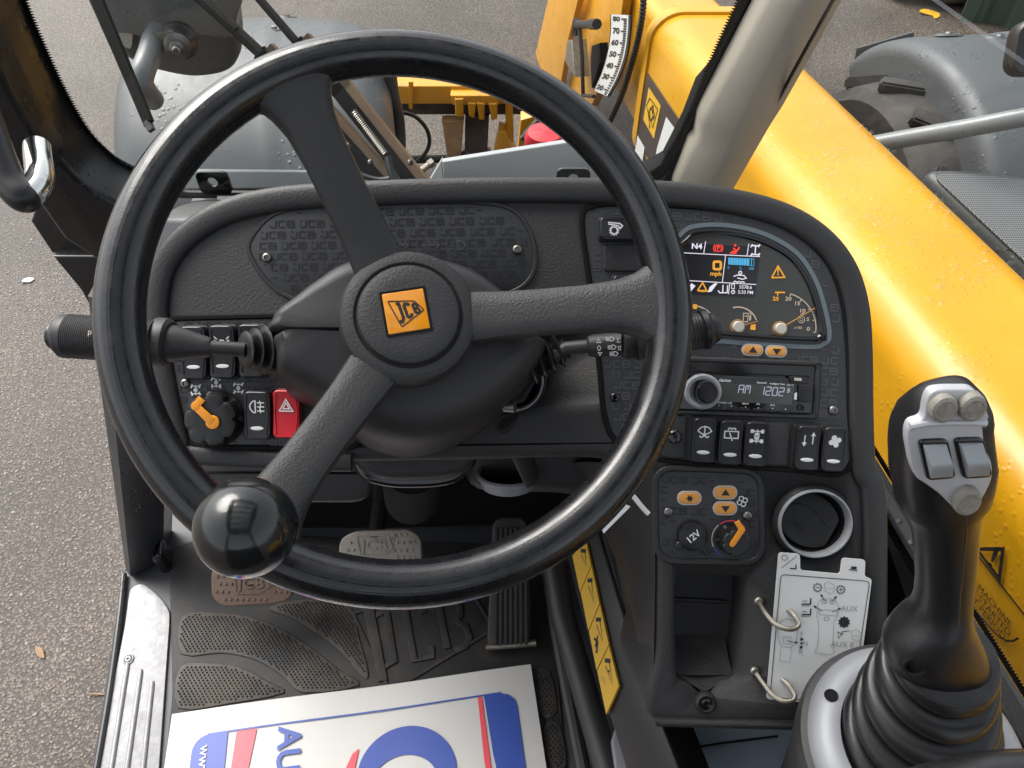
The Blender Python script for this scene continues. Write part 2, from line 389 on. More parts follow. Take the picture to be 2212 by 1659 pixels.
# ================================================================ ground
GZ = -0.85
def asphalt():
    m = bpy.data.materials.new('asphalt'); m.use_nodes = True; t = m.node_tree; N = t.nodes; L = t.links; b = N['Principled BSDF']
    tc = N.new('ShaderNodeTexCoord')
    def vor(s, feat='F1'):
        v = N.new('ShaderNodeTexVoronoi'); v.inputs['Scale'].default_value = s; v.feature = feat; L.new(tc.outputs['Object'], v.inputs['Vector']); return v
    def noi(s, d=4):
        v = N.new('ShaderNodeTexNoise'); v.inputs['Scale'].default_value = s; v.inputs['Detail'].default_value = d; L.new(tc.outputs['Object'], v.inputs['Vector']); return v
    v1 = vor(125); r1 = N.new('ShaderNodeValToRGB'); e = r1.color_ramp.elements
    e[0].position = 0; e[0].color = (.112, .088, .070, 1); e[1].position = 1; e[1].color = (.265, .225, .190, 1)
    k = r1.color_ramp.elements.new(.5); k.color = (.160, .130, .106, 1)
    L.new(v1.outputs['Color'], r1.inputs[0])
    mx = N.new('ShaderNodeMix'); mx.data_type = 'RGBA'; r2 = N.new('ShaderNodeValToRGB'); r2.color_ramp.elements[0].position = .28; r2.color_ramp.elements[1].position = .55
    L.new(v1.outputs['Distance'], r2.inputs[0]); L.new(r2.outputs[0], mx.inputs['Factor']); L.new(r1.outputs[0], mx.inputs[6]); mx.inputs[7].default_value = (.062, .050, .041, 1)
    n = noi(1.3); mp = N.new('ShaderNodeMapRange'); mp.inputs['From Min'].default_value = .3; mp.inputs['From Max'].default_value = .7; mp.inputs['To Min'].default_value = .66; mp.inputs['To Max'].default_value = 1.28
    L.new(n.outputs[0], mp.inputs[0])
    mu = N.new('ShaderNodeMix'); mu.data_type = 'RGBA'; mu.blend_type = 'MULTIPLY'; mu.inputs['Factor'].default_value = 1
    L.new(mx.outputs[2], mu.inputs[6]); L.new(mp.outputs[0], mu.inputs[7]); L.new(mu.outputs[2], b.inputs['Base Color'])
    np_ = noi(.55, 6); rp_ = N.new('ShaderNodeValToRGB'); rp_.color_ramp.elements[0].position = .44; rp_.color_ramp.elements[1].position = .60; L.new(np_.outputs[0], rp_.inputs[0])
    rp_.color_ramp.elements[0].color = (.66, .62, .58, 1); rp_.color_ramp.elements[1].color = (1, 1, 1, 1)
    m3 = N.new('ShaderNodeMix'); m3.data_type = 'RGBA'; m3.blend_type = 'MULTIPLY'; m3.inputs['Factor'].default_value = 1
    L.new(mu.outputs[2], m3.inputs[6]); L.new(rp_.outputs[0], m3.inputs[7]); L.new(m3.outputs[2], b.inputs['Base Color'])
    b.inputs['Roughness'].default_value = .52; b.inputs['Specular IOR Level'].default_value = .35
    bp = N.new('ShaderNodeBump'); bp.inputs['Strength'].default_value = .42; bp.inputs['Distance'].default_value = .004; bp.invert = True
    L.new(v1.outputs['Distance'], bp.inputs['Height'])
    bp2 = N.new('ShaderNodeBump'); bp2.inputs['Strength'].default_value = .5; bp2.inputs['Distance'].default_value = .003; L.new(noi(260).outputs[0], bp2.inputs['Height']); L.new(bp.outputs[0], bp2.inputs['Normal'])
    L.new(bp2.outputs[0], b.inputs['Normal']); return m
M['asphalt'] = asphalt()
g = MB().add([(-150, -150, GZ), (150, -150, GZ), (150, 150, GZ), (-150, 150, GZ)], [(0, 1, 2, 3)]).build('ground', M['asphalt'])
tag(g, kind='structure')
chipm = [mat('chip_grey', (.19, .17, .148), .5, var=.3, vscale=60), mat('chip_brown', (.13, .105, .082), .5, var=.3, vscale=60)]
def chips(n, mi, lo, hi, x0, x1, y0, y1):
    mb = MB()
    for _ in range(n):
        x, y = random.uniform(x0, x1), random.uniform(y0, y1); s = random.uniform(lo, hi); a = random.uniform(0, 6.3); sx = random.uniform(.5, 1); h = s * random.uniform(.15, .35)
        k = random.choice((4, 5, 6)); vs = []
        for i in range(k):
            t = a + 2 * pi * i / k + random.uniform(-.3, .3); q = random.uniform(.75, 1.1) * s
            vs.append((x + cos(t) * q, y + sin(t) * q * sx, GZ - .001))
        top = [(x + (p[0] - x) * .62, y + (p[1] - y) * .62, GZ + h * random.uniform(.6, 1)) for p in vs]
        mb.add(vs + top, [tuple(k + i for i in range(k))] + [(i, (i + 1) % k, k + (i + 1) % k, k + i) for i in range(k)])
    return mb.build('stone_chips', chipm[mi], smooth=0)
o = chips(8000, 0, .003, .0075, -2.3, -.55, -.1, 2.6); tag(o, 'pale grey stone chips set in the asphalt beside the cab', 'gravel', kind='stuff')
o = chips(8000, 1, .003, .0075, -2.3, -.55, -.1, 2.6); tag(o, 'brown stone chips set in the asphalt beside the cab', 'gravel', kind='stuff')
for i, (x, y, a, lab) in enumerate(((88, 1410, 2.4, 'dry tan leaf lying on asphalt beside the cab sill'), (215, 1780, 0, 'thin straw stalk on asphalt at the sill edge'), (62, 607, .4, 'crumpled pale scrap on asphalt left of the steering wheel'))):
    p = onz(x, min(y, 1500), GZ); mb = MB(); l, w = ((.022, .008), (.03, .002), (.022, .012))[i]
    mb.poly(spline([(-l, 0), (-l * .3, w), (l * .4, w * .8), (l, 0), (l * .3, -w), (-l * .4, -w * .7)], 3, True), .004, .007)
    tag(mb.build('dry_leaf' if i < 2 else 'paper_scrap', M['fork'] if i < 2 else M['card'], None, Fr(p, (.1, -.1, 1), (cos(a), sin(a), 0))), lab, 'litter')

# ================================================================ loader boom to the right of the cab
BD = Vector((-.14, 1, -.104))
def boom_pt(y, x, z): return Vector((x + BD.x * (y - 1.08), y, z + BD.z * (y - 1.08)))
def boom_sec(y, x0, x1, zt, zb, r):
    return [tuple(boom_pt(y, u, v)) for u, v in rr(x0, zb, x1, zt, r, 8)]
boom = thing('loader_boom', 'long wet yellow loader boom sloping down along the right of the cab', 'boom', (.74, 1.08, GZ))
mb = MB(); mb.loft([boom_sec(y, .58, .90, .27, -.22, .085) for y in (-.6, .2, .8, 1.4, 2.0, 2.27)] + [boom_sec(2.30, .585, .895, .265, -.215, .085)]); mb.build('outer_section', M['yellow'], boom)
mb = MB(); mb.loft([boom_sec(y, .62, .86, .235, -.19, .04) for y in (2.25, 3.2, 4.6)]); mb.build('inner_section', M['yellow2'], boom)
BN = Vector((-1, -.14, 0)).normalized()
BF = Fr(boom_pt(1.08, .58, .27), BN, -BD)
BFo = Fr(boom_pt(1.08, .58, .27) + BN * .004, BN, -BD)
# head plates in front
HF = Fr(boom_pt(1.08, .55, .27), BN, -BD)
mb = MB(); mb.poly(HF.uvs([(1196, -30), (1262, -30), (1232, 90), (1215, 190), (1148, 190), (1160, 120)]), -.012, .012, .003); mb.build('side_plate', M['yellow2'], boom, HF)
mb = MB(); mb.poly(HF.uvs([(1262, -30), (1330, -30), (1316, 90), (1262, 230), (1215, 190), (1232, 90)]), -.06, -.03, .003); mb.build('side_plate', M['yellow2'], boom, HF)
# upper lip at the end of the outer section
mb = MB(); mb.loft([boom_sec(y, .572, .908, .278, -.228, .09) for y in (2.24, 2.285)]); mb.build('end_collar', M['yellow'], boom)
# round warning decal and dark emblem decal on the side
mb = MB(); mb.poly(BFo.uvs([(1398, 158), (1475, 272), (1418, 366), (1370, 300)]), -.003, 0); dk = mb.build('emblem_decal', M['decaldark'], boom, BFo)
mb = MB(); mb.flat(BFo.uvs([(1402, 188), (1428, 228), (1413, 300), (1390, 258)]), .001); mb.build('yellow_diamond', M['decalyellow'], dk, BFo)
mb = MB(); a, b_ = BFo.uv(1396, 262), BFo.uv(1422, 232)
rot = math.atan2(b_[1] - a[1], b_[0] - a[0]); mb.text('JCB', .040, *BFo.uv(1408, 248), .002, rot=rot, sx=.75, bold=.02)
q = BFo.uvs([(1397, 228), (1405, 212), (1422, 236), (1411, 276)]); mb.stroke(q, .004, .002, True); mb.build('lettering', M['ink'], dk, BFo)
for p in (((1440, 252), (1462, 282), (1430, 350), (1412, 366), (1420, 320)), ((1378, 292), (1393, 318), (1388, 352), (1372, 330))):
    mb = MB(); mb.flat(BFo.uvs(p), .0012); mb.build('white_block', M['card'], dk, BFo)
# warning text decal near the joystick
mb = MB(); fr_ = BFo.uvs([(1905, 930), (2320, 1250), (2178, 1398), (2060, 1300)]); mb.stroke([BFo.uv(2092, 1172), BFo.uv(2330, 1475)], .003, .001); mb.stroke(rpoly([BFo.uv(2260, 1330), BFo.uv(2178, 1398), BFo.uv(2100, 1310), BFo.uv(1990, 1190)], .03)[5:-5], .003, .001)
wd = mb.build('warning_outline', M['ink'], boom, BFo)
mb = MB(); tri = BFo.uvs([(2112, 1186), (2168, 1186), (2160, 1250)]); c = [sum(t[0] for t in tri) / 3, sum(t[1] for t in tri) / 3]
mb.stroke(tri, .006, .001, True)
a, b_ = BFo.uv(2108, 1252), BFo.uv(2196, 1357); rot = math.atan2(b_[1] - a[1], b_[0] - a[0])
mb.text('!', .035, c[0], c[1], .001, rot=rot, bold=.02)
for t, (x, y) in (('OPERATURE THE MACHINE', (2186, 1352)), ('TIME AND ONCE STARTED', (2184, 1372)), ('ONLY FOR A SHORT PERIOD.', (2176, 1384))):
    u, v = BFo.uv(x, y); mb.text(t, .0105, u, v, .001, rot=rot, align='RIGHT', sx=1.05)
mb.build('warning_text', M['ink'], boom, BFo)

# boom angle indicator
ai = thing('boom_angle_indicator', 'white curved angle scale with black pointer bracket on yellow boom', 'gauge', BF.p(*BF.uv(1320, 110), .03))
AF = Fr(BF.p(0, 0, .04), BN, -BD)
Rg = spline(AF.uvs([(1358, 33), (1356, 75), (1349, 120), (1334, 165), (1312, 208)]), 8); Lf = spline(AF.uvs([(1321, 31), (1320, 74), (1313, 118), (1300, 160), (1283, 195)]), 8)
def offs(path, d):
    o = []
    for i in range(len(path)):
        a, b = Vector(path[max(i - 1, 0)]), Vector(path[min(i + 1, len(path) - 1)]); t = (b - a).normalized(); o.append(tuple(Vector(path[i]) + Vector((-t.y, t.x)) * d))
    return o
NL = len(Rg) - 1
def SCL(s_, t):
    i = min(int(t * NL), NL - 1); g_ = t * NL - i; return tuple(Vector(Lf[i]).lerp(Vector(Lf[i + 1]), g_).lerp(Vector(Rg[i]).lerp(Vector(Rg[i + 1]), g_), s_))
mb = MB(); mb.poly([SCL(-.09, t / 20) for t in range(21)] + [SCL(1.09, 1 - t / 20) for t in range(21)], -.006, -.001); mb.build('backing_plate', M['black'], ai, AF)
mb = MB(); mb.poly(Lf + Rg[::-1], -.001, .001); sp = mb.build('scale_plate', M['card'], ai, AF)
mb = MB()
for k in range(33):
    t = .07 + .90 * k / 32; l = .30 if k % 5 == 0 else .17
    p, q = SCL(.93, t), SCL(.93 - l, t); mb.stroke([p, q], .005, .002)
    if k % 5 == 0:
        tm = MB(); tm.text(['80', '70', '60', '50', '40', '30', '20'][k // 5], 1.0, 0, 0, 0, bold=.04)
        mb.add([(*SCL(.33 + x * .30, max(0, min(1, t - y * .062))), .002) for x, y, z in tm.v], tm.f)
mb.build('scale_marks', M['ink'], sp, AF)
mb = MB(); P = lambda x, y, w=.03: (*AF.uv(x, y), w)
mb.tube([P(1262, 52), P(1303, 51)], .014, 8); mb.tube([P(1268, 48), P(1274, 120), P(1276, 205)], .008, 8); mb.tube([P(1258, 72), P(1262, 42)], .014, 8); mb.tube([P(1276, 205), P(1300, 207)], .007, 8)
mb.tube([P(1294, 51), P(1308, 51)], .018, 8)
mb.build('pointer_bracket', M['black'], ai, AF)
mb = MB(); mb.poly(AF.uvs([(1284, 98), (1301, 92), (1302, 135), (1294, 165), (1284, 190), (1282, 140)]), -.02, .012, .006); mb.build('sensor_body', M['matt'], ai, AF)
mb = MB(); mb.poly(AF.uvs([(1252, 85), (1262, 84), (1268, 165), (1245, 130)]), -.01, .05, .003); mb.build('bracket_plate', M['dull'], ai, AF)

# corrugated hose along the boom
mb = MB(); HX = Fr(BF.p(0, 0, .03), BN, -BD)
pp = spline([tuple(HX.p(*HX.uv(*q))) for q in ((1391, -30), (1388, 30), (1377, 90), (1362, 145), (1345, 200), (1318, 262), (1290, 320))], 16)
mb.tube(pp, [.011 if k % 2 else .0085 for k in range(len(pp))], 8)
tag(mb.build('corrugated_hose', M['rubber']), 'thin black corrugated hose running down the yellow boom', 'hose')

# ================================================================ fork carriage in front
CF = Fr((0, 3.0, 0), (0, -1, 0))
car = thing('fork_carriage', 'yellow and rust brown fork carriage standing ahead of the windscreen', 'carriage', ony(950, 330, 3.0))
def cpoly(name, pts, w0, w1, m, par=None, bev=.006):
    mb = MB(); mb.poly(CF.uvs(pts), w0, w1, bev); return mb.build(name, m, par or car, CF)
cpoly('top_bar', [(796, 178), (1110, 178), (1110, 217), (796, 217)], -.12, .03, M['yellow2'])
cpoly('side_post', [(797, 158), (813, 158), (813, 270), (800, 262)], -.10, .05, M['yellow2'])
cpoly('rib', [(884, 165), (895, 165), (893, 225), (885, 222)], .03, .045, M['yellow2'], bev=.003)
cpoly('lower_rail', [(812, 219), (1150, 222), (1150, 250), (812, 250)], -.09, .0, M['rust'], bev=.015)
cpoly('centre_upright', [(1005, 245), (1057, 245), (1052, 345), (1004, 345)], -.05, .02, M['rust'])
cpoly('foot_block', [(995, 330), (1005, 318), (1060, 332), (1060, 350), (985, 350)], -.05, .04, M['rust'])
cpoly('side_post', [(1091, 215), (1107, 215), (1110, 300), (1094, 300)], -.06, .03, M['yellow2'])
cpoly('gusset', [(1078, 268), (1092, 270), (1117, 326), (1066, 332), (1070, 300)], -.02, .06, M['yellow2'])
for pts in (((984, 190), (1003, 190), (1003, 228), (993, 230), (986, 226)), ((1012, 198), (1030, 200), (1026, 232), (1014, 226)), ((1031, 198), (1048, 200), (1047, 236), (1036, 234)), ((1056, 200), (1074, 200), (1075, 232), (1063, 237))):
    cpoly('hook_tooth', pts, .03, .09, M['yellow2'])
cpoly('hook_plate', [(975, 185), (1078, 185), (1078, 206), (980, 206)], .03, .08, M['yellow2'])
mb = MB(); mb.poly(CF.uvs([(956, 249), (1003, 249), (995, 345), (970, 345)]), .0, .05, .004); tag(mb.build('fork_tine', M['fork'], None, CF), 'tan fork tine hanging below the carriage rail', 'fork')
mb = MB(); fr2 = Fr((0, 2.6, 0), (0, -1, 0)); mb.poly(fr2.uvs([(1125, 250), (1180, 235), (1215, 270), (1190, 325), (1118, 325)]), -.03, .03, .004); tag(mb.build('tilt_link', M['yellow2'], None, fr2), 'yellow tilt link plate beside the red bottle', 'link')
mb = MB(); mb.tube([ony(1138, 292, 2.5), ony(1176, 252, 2.5)], .018, 10); mb.tube([ony(1128, 300, 2.5), ony(1140, 290, 2.5)], .012, 10); tag(mb.build('link_rod', M['hose']), 'short dark rod slanting across the yellow tilt link', 'rod')
mb = MB(); c = at(1176, 312, 2.35); mb.lathe([(0, -.05), (.035, -.045), (.048, -.02), (.05, .03), (.042, .05), (0, .055)], 20, ax=Fr(c, (0, -.2, 1)), sx=1.25); tag(mb.build('red_bottle', M['redpaint']), 'bright red rounded canister behind the grey bonnet plate', 'canister')
# hoses
mb = MB(); mb.tube(spline([tuple(ony(x, y, 1.9)) for x, y in ((838, 100), (842, 160), (848, 205), (856, 240), (861, 275), (862, 330), (850, 390))], 8), .0185, 12)
tag(mb.build('hydraulic_hose', M['hose']), 'thick black hydraulic hose hanging in front of the fork carriage', 'hose')
mb = MB(); mb.tube(spline([tuple(ony(x, y, 2.3)) for x, y in ((815, 275), (832, 252), (862, 243), (897, 252), (922, 280), (927, 312), (912, 340), (888, 356))], 8), .007, 8)
tag(mb.build('looped_hose', M['rubber']), 'thin black hose curling in a loop below the carriage', 'hose')
mb = MB(); mb.tube([onz(870, 345, -.6), onz(965, 343, -.6)], .016, 10); tag(mb.build('axle_rod', M['matt']), 'black rod lying under the looped hose', 'rod')
mb = MB(); mb.lathe([(0, -.05), (.012, -.05), (.012, .05), (0, .05)], 10, ax=Fr(onz(908, 370, -.5), (.8, .6, .3))); mb.lathe([(0, .04), (.018, .04), (.018, .06), (0, .06)], 6, ax=Fr(onz(908, 370, -.5), (.8, .6, .3))); tag(mb.build('pivot_pin', M['dull']), 'worn steel pin beside the grey bonnet plate', 'pin')

# ================================================================ mudguards, wheel, engine cover
def fender(root, xc, w, yc, zc, R, a0, a1, edge, ribs, flange, skew=-.14):
    prof = []
    hw = w / 2
    for k in range(7):
        t = rad(90 * k / 6); prof.append((-hw + edge - edge * cos(t), -edge + edge * sin(t)))
    n = 26
    for k in range(1, n):
        s = -hw + edge + (w - 2 * edge) * k / n; h = .012 * (1 - (2 * s / w) ** 2)
        for rb in ribs: h += .009 * math.exp(-((s - rb) / .008) ** 2)
        prof.append((s, h))
    for k in range(7):
        t = rad(90 * k / 6); prof.append((hw - edge + edge * sin(t), -edge + edge * cos(t)))
    prof = [(-hw, -edge - flange)] + prof + [(hw, -edge - flange)]
    inner = [(s * .985, h - .006) for s, h in prof][::-1]
    loop = prof + inner; rings = []
    for k in range(41):
        a = rad(a0 + (a1 - a0) * k / 40); ring = []
        for s, h in loop:
            y = yc + (R + h) * sin(a); z = zc + (R + h) * cos(a); ring.append((xc + s + skew * (y - yc), y, z))
        rings.append(ring)
    return MB().loft(rings)
def oncyl(x, y, yc, zc, R):
    r = ray(x, y); o = CAM - Vector((0, yc, zc)); a = r.y ** 2 + r.z ** 2; b = o.y * r.y + o.z * r.z; c = o.y ** 2 + o.z ** 2 - R * R; p = CAM + r * ((-b - math.sqrt(max(0, b * b - a * c))) / a); return Fr(p, (0, p.y - yc, p.z - zc))
mg = thing('front_mudguard', 'pale grey wet left mudguard seen through the windscreen', 'mudguard', (-.66, 1.95, GZ))
fender(mg, -.69, .72, 1.95, -.40, .60, -75, 58, .11, (.05, .27), .03).build('shell', M['mudguard'], mg)
for x, y in ((620, 38), (592, 62)):
    mb = MB(); mb.lathe([(.024, -.002), (.020, .003), (.012, .002), (0, .001)], 20, ax=oncyl(x, y, 1.95, -.40, .611), sx=1.3); mb.build('fixing_dimple', M['mudguard'], mg)
    mb = MB(); mb.lathe([(.009, .002), (.008, .007), (0, .008)], 6, ax=oncyl(x, y, 1.95, -.40, .611)); mb.build('bolt', M['steel'], mg)
mr = thing('front_mudguard', 'slate grey ribbed right mudguard arching over the tyre', 'mudguard', (1.42, 2.0, GZ))
fender(mr, 1.50, .66, 2.0, -.45, .58, -80, 50, .05, (.02,), .10).build('shell', M['mudguard'], mr)
FFR = Fr((1.15, 2.42, -.06), (0, -1, .2))
mb = MB(); mb.poly([(-.03, .02), (.14, .07), (.16, -.10), (.10, -.12), (.10, .0), (-.02, -.09)], -.004, .004); mb.build('end_flange', M['mudguard'], mr, FFR)
for x, y in ((2050, 75), (2160, 80)):
    mb = MB(); mb.lathe([(.030, -.002), (.025, .003), (.014, .002), (0, .001)], 20, ax=oncyl(x, y, 2.0, -.45, .592), sx=1.4); mb.build('fixing_dimple', M['mudguard'], mr)
    mb = MB(); mb.lathe([(.012, .003), (.010, .008), (0, .009)], 6, ax=oncyl(x, y, 2.0, -.45, .592)); mb.build('bolt', M['steel'], mr)
# right tyre
axt = thing('front_axle', 'front axle with two dark muddy tyres under the grey mudguards', 'axle', (.4, 2.0, GZ))
mb = MB(); mb.tube([(-.6, 1.97, -.38), (.4, 1.99, -.42), (1.2, 2.0, -.42)], .06, 14); mb.build('axle_beam', M['matt'], axt)
axl = Fr((1.30, 2.0, -.42), (1, .14, 0))
mb = MB(); mb.lathe([(.20, -.20), (.26, -.225), (.40, -.24), (.435, -.22), (.445, -.16), (.45, 0), (.445, .16), (.435, .22), (.40, .24), (.26, .225), (.20, .2)], 48, ax=axl); ty = mb.build('tyre', M['tyre'], axt)
for k in range(30):
    a = 2 * pi * k / 30; s = 1 if k % 2 else -1
    Mx = axl.M @ Matrix.Rotation(a, 4, 'Z') @ Matrix.Translation((.450, 0, s * .11)) @ Matrix.Rotation(s * .6, 4, 'X')
    mb = MB(); mb.box((-.02, -.026, -.13), (.014, .026, .13), Mx); mb.build('tread_lug', M['tyre'], ty, bevel=.006)
mb = MB(); mb.lathe([(0, -.15), (.08, -.16), (.10, -.19), (.19, -.12), (.235, -.20), (.245, -.21)], 32, ax=axl); mb.build('wheel_rim', M['yellow2'], ty)
# left wheel under the guard
axl2 = Fr((-.66, 1.95, -.38), (1, .14, 0))
mb = MB(); mb.lathe([(.20, -.2), (.40, -.24), (.46, -.2), (.475, 0), (.46, .2), (.40, .24), (.20, .2)], 40, ax=axl2); mb.build('tyre', M['tyre'], axt)
# engine cover with mesh
ec = thing('engine_cover', 'dark grey engine cover with fine mesh panel right of the boom', 'cover', (1.4, 1.1, GZ))
ECF = Fr((0, 1.2, .10), (0, -.10, 1))
mb = MB(); mb.poly(rpoly(ECF.uvs([(1990, 362), (2072, 360), (2160, 368), (2330, 395), (2500, 640), (2300, 650)]), .05), -.25, 0, .02); mb.build('cover_shell', M['mudguard'], ec, ECF)
def grille_mat():
    m = mat('grille_mesh', (.2, .205, .21), .45); t = m.node_tree; N = t.nodes; L = t.links; b = N['Principled BSDF']; tc = N.new('ShaderNodeTexCoord')
    w1 = N.new('ShaderNodeTexWave'); w1.inputs['Scale'].default_value = 62; w1.bands_direction = 'X'; L.new(tc.outputs['Object'], w1.inputs['Vector'])
    w2 = N.new('ShaderNodeTexWave'); w2.inputs['Scale'].default_value = 50; w2.bands_direction = 'Y'; L.new(tc.outputs['Object'], w2.inputs['Vector'])
    mm = N.new('ShaderNodeMath'); mm.operation = 'MULTIPLY'; L.new(w1.outputs['Fac'], mm.inputs[0]); L.new(w2.outputs['Fac'], mm.inputs[1])
    r = N.new('ShaderNodeValToRGB'); r.color_ramp.elements[0].position = .18; r.color_ramp.elements[0].color = (.16, .165, .17, 1); r.color_ramp.elements[1].position = .42; r.color_ramp.elements[1].color = (.02, .02, .022, 1)
    L.new(mm.outputs[0], r.inputs[0]); L.new(r.outputs[0], b.inputs['Base Color']); return m
mb = MB(); mb.poly(rpoly(ECF.uvs([(2010, 378), (2072, 376), (2155, 384), (2320, 412), (2480, 640), (2300, 650)]), .04), .001, .005, .002); mb.build('mesh_panel', grille_mat(), ec, ECF)
# right mirror arm and head
rm = thing('side_mirror', 'dark mirror head on grey tubular arm at the right edge', 'mirror', at(1944, 301, 1.75))
mb = MB(); mb.tube([at(1850, 318, 1.85), at(1944, 301, 1.8), at(2080, 278, 1.7), at(2230, 250, 1.62), at(2300, 200, 1.6)], .0205, 14); mb.build('arm', M['tube'], rm)
mb = MB(); mf = Fr(at(2240, 110, 1.6), (-.3, -.8, .5)); mb.pillow(rr(-.055, -.05, .12, .06, .03), -.02, .05); mb.build('head', M['black'], rm, mf)
# container and rubble
cn = thing('storage_container', 'dark green corrugated steel container at the top right corner', 'container', (2.64, 4.4, GZ))
CFr = Fr((2.60, 4.4, GZ), (-.45, -.9, 0), (.9, -.45, 0)); mb = MB(); prof = []; x = 0
while x < 3.2:
    prof += [(x, 0), (x + .08, 0), (x + .11, -.035), (x + .19, -.035)]; x += .22
mb.loft([[(u, .0, w) for u, w in prof] + [(prof[-1][0], 0, -1.2), (0, 0, -1.2)], [(u, 2.3, w) for u, w in prof] + [(prof[-1][0], 2.3, -1.2), (0, 2.3, -1.2)]])
mb.build('corrugated_wall', M['container'], cn, CFr, smooth=20)
mb = MB(); mb.box((-.03, -.01, -.10), (.04, 2.34, .012)); mb.build('corner_post', M['container'], cn, CFr)
for i, (x, y, s, lab) in enumerate(((2052, 2, .16, 'pale rounded boulder against the green container'), (2098, 8, .13, 'brown boulder touching the container corner'), (1990, -12, .2, 'grey boulder at the top edge left of the container'), (1935, -14, .12, 'small stone at the top edge above the right mudguard'))):
    p = onz(x, y, GZ); mb = MB(); rings = []
    for k in range(9):
        t = pi * k / 8; rings.append([(p.x + s * sin(t) * cos(a) * (1 + .22 * sin(3 * a + i * 2 + t)), p.y + s * sin(t) * sin(a) * (1 + .2 * cos(2 * a + i)), GZ + s * .8 - s * 1.1 * cos(t) * -1 * .8) for a in [2 * pi * j / 14 for j in range(14)]])
    tag(mb.loft(rings).build('boulder', M['stone'], smooth=50), lab, 'boulder')
for i, (x, y, lab) in enumerate(((2008, 30, 'yellow fallen leaf on wet ground left of the container'), (2022, 36, 'small yellow leaf beside the larger fallen leaf'))):
    p = onz(x, y, GZ); mb = MB(); s = .07 - .03 * i; mb.poly(spline([(-s, 0), (-s * .3, s * .5), (s * .5, s * .35), (s, 0), (s * .4, -s * .4), (-s * .4, -s * .3)], 3, True), .004, .008)
    tag(mb.build('fallen_leaf', M['decalyellow'], None, Fr(p, (.15, -.1, 1), (cos(i), sin(i), 0))), lab, 'leaf')

# left mirror seen through the windscreen
mi = thing('side_mirror', 'grey mirror housing with clear reflector, upper left through windscreen', 'mirror', at(375, 60, 1.2))
MF = Fr(at(375, 60, 1.22), (.05, -.75, -.35), (1, 0, 0))
hp = spline(MF.uvs([(226, -90), (228, 0), (234, 30), (250, 85), (272, 108), (330, 132), (401, 148), (448, 149), (498, 139), (520, 115), (524, 88), (517, 29), (505, -90)]), 4, True)
mb = MB(); mb.pillow(hp, -.06, .085, ((.9, 0), (1, .35), (1, .55), (.985, .72), (.95, .86), (.88, .95), (.75, 1), (.4, 1.0))); mb.build('housing', M['mirror'], mi, MF)
mb = MB(); us = spline(MF.uvs([(224, -95), (226, 0), (236, 26), (262, 26), (300, 34), (330, 44), (370, 36), (420, 30), (470, 34), (512, 38), (517, 10), (508, -95)]), 4, True); mb.pillow(us, .0, .040, ((.98, 0), (1, .4), (.99, .7), (.96, .9), (.88, 1), (.5, 1.05))); mb.build('lit_upper_shell', M['tube'], mi, MF)  # paler cap: light on the housing's top put into its colour
MF2 = Fr(MF.p(0, 0, .028), MF.z)
mb = MB(); mb.pillow(spline(MF2.uvs([(250, 32), (283, 30), (288, 70), (284, 98), (268, 92), (256, 66)]), 4, True), -.02, .028); mb.build('reflector', M['indicator'], mi, MF2)
mb = MB(); tp = spline([tuple(at(x, y, d)) for x, y, d in ((345, 66, 1.14), (331, 90, 1.13), (322, 120, 1.12), (311, 150, 1.11), (306, 172, 1.11), (312, 192, 1.12), (330, 215, 1.16))], 5); mb.tube(tp, .0165, 16); mb.build('arm', M['tube'], mi)
mb = MB(); mb.bar(at(335, 80, 1.12), at(392, 86, 1.12), .004, .018); mb.build('bracket', M['dull'], mi)
bf = Fr(at(390, 88, 1.15), (-.12, -.6, -.1) ); bf = Fr(at(388, 85, 1.15), (at(378, 122, 1.08) - at(390, 85, 1.15)))
mb = MB(); mb.lathe([(.026, 0), (.027, .012), (.022, .016), (.024, .022), (.018, .030)], 24, ax=bf); mb.build('pivot_boss', M['rubber'], mi)
mb = MB(); mb.lathe([(.017, .03), (.019, .034), (.019, .038), (.010, .04)], 20, ax=bf); mb.lathe([(.0115, .04), (.0115, .052), (.009, .053)], 6, ax=bf); mb.lathe([(.006, .052), (.006, .062), (.004, .064)], 12, ax=bf); mb.build('nut', M['steel'], mi)

BTn = Vector((0, .104, 1)).normalized(); BTF = Fr(boom_pt(1.08, .74, .27), BTn, (1, .14, 0)); mb = MB(); nd = 0
cl = [(random.uniform(1640, 2200), random.uniform(180, 900)) for _ in range(46)]
for _ in range(6000):
    if nd > 620: break
    cxx, cyy = random.choice(cl); x, y = random.gauss(cxx, 34), random.gauss(cyy, 26); p = BTF.loc(hit(x, y, BTF.o, BTn))
    if not (-.115 < p.x < .115 and -.2 < p.y < 1.1): continue
    s_ = random.choice((.0022, .003, .004, .0055)); e1, e2 = random.uniform(.7, 2.2), random.uniform(.6, 1.0); an = random.gauss(.3, .5); rings = []; n_ = 10; ph = random.uniform(0, 6)
    for r_, h_ in ((1, 0), (.92, .22), (.7, .38), (.35, .47)):
        ring = []
        for k in range(n_):
            t = 2 * pi * k / n_; w_ = 1 + .18 * sin(3 * t + ph); a_, b_ = s_ * e1 * r_ * cos(t) * w_, s_ * e2 * r_ * sin(t) * w_
            ring.append((p.x + a_ * cos(an) - b_ * sin(an), p.y + a_ * sin(an) + b_ * cos(an), h_ * s_ * .8 + .0002))
        rings.append(ring)
    mb.loft(rings, True, (False, True)); nd += 1
tag(mb.build('water_drops', M['water'], None, BTF, smooth=80), 'rain drops beaded on the top of the yellow boom', 'water drops', kind='stuff')

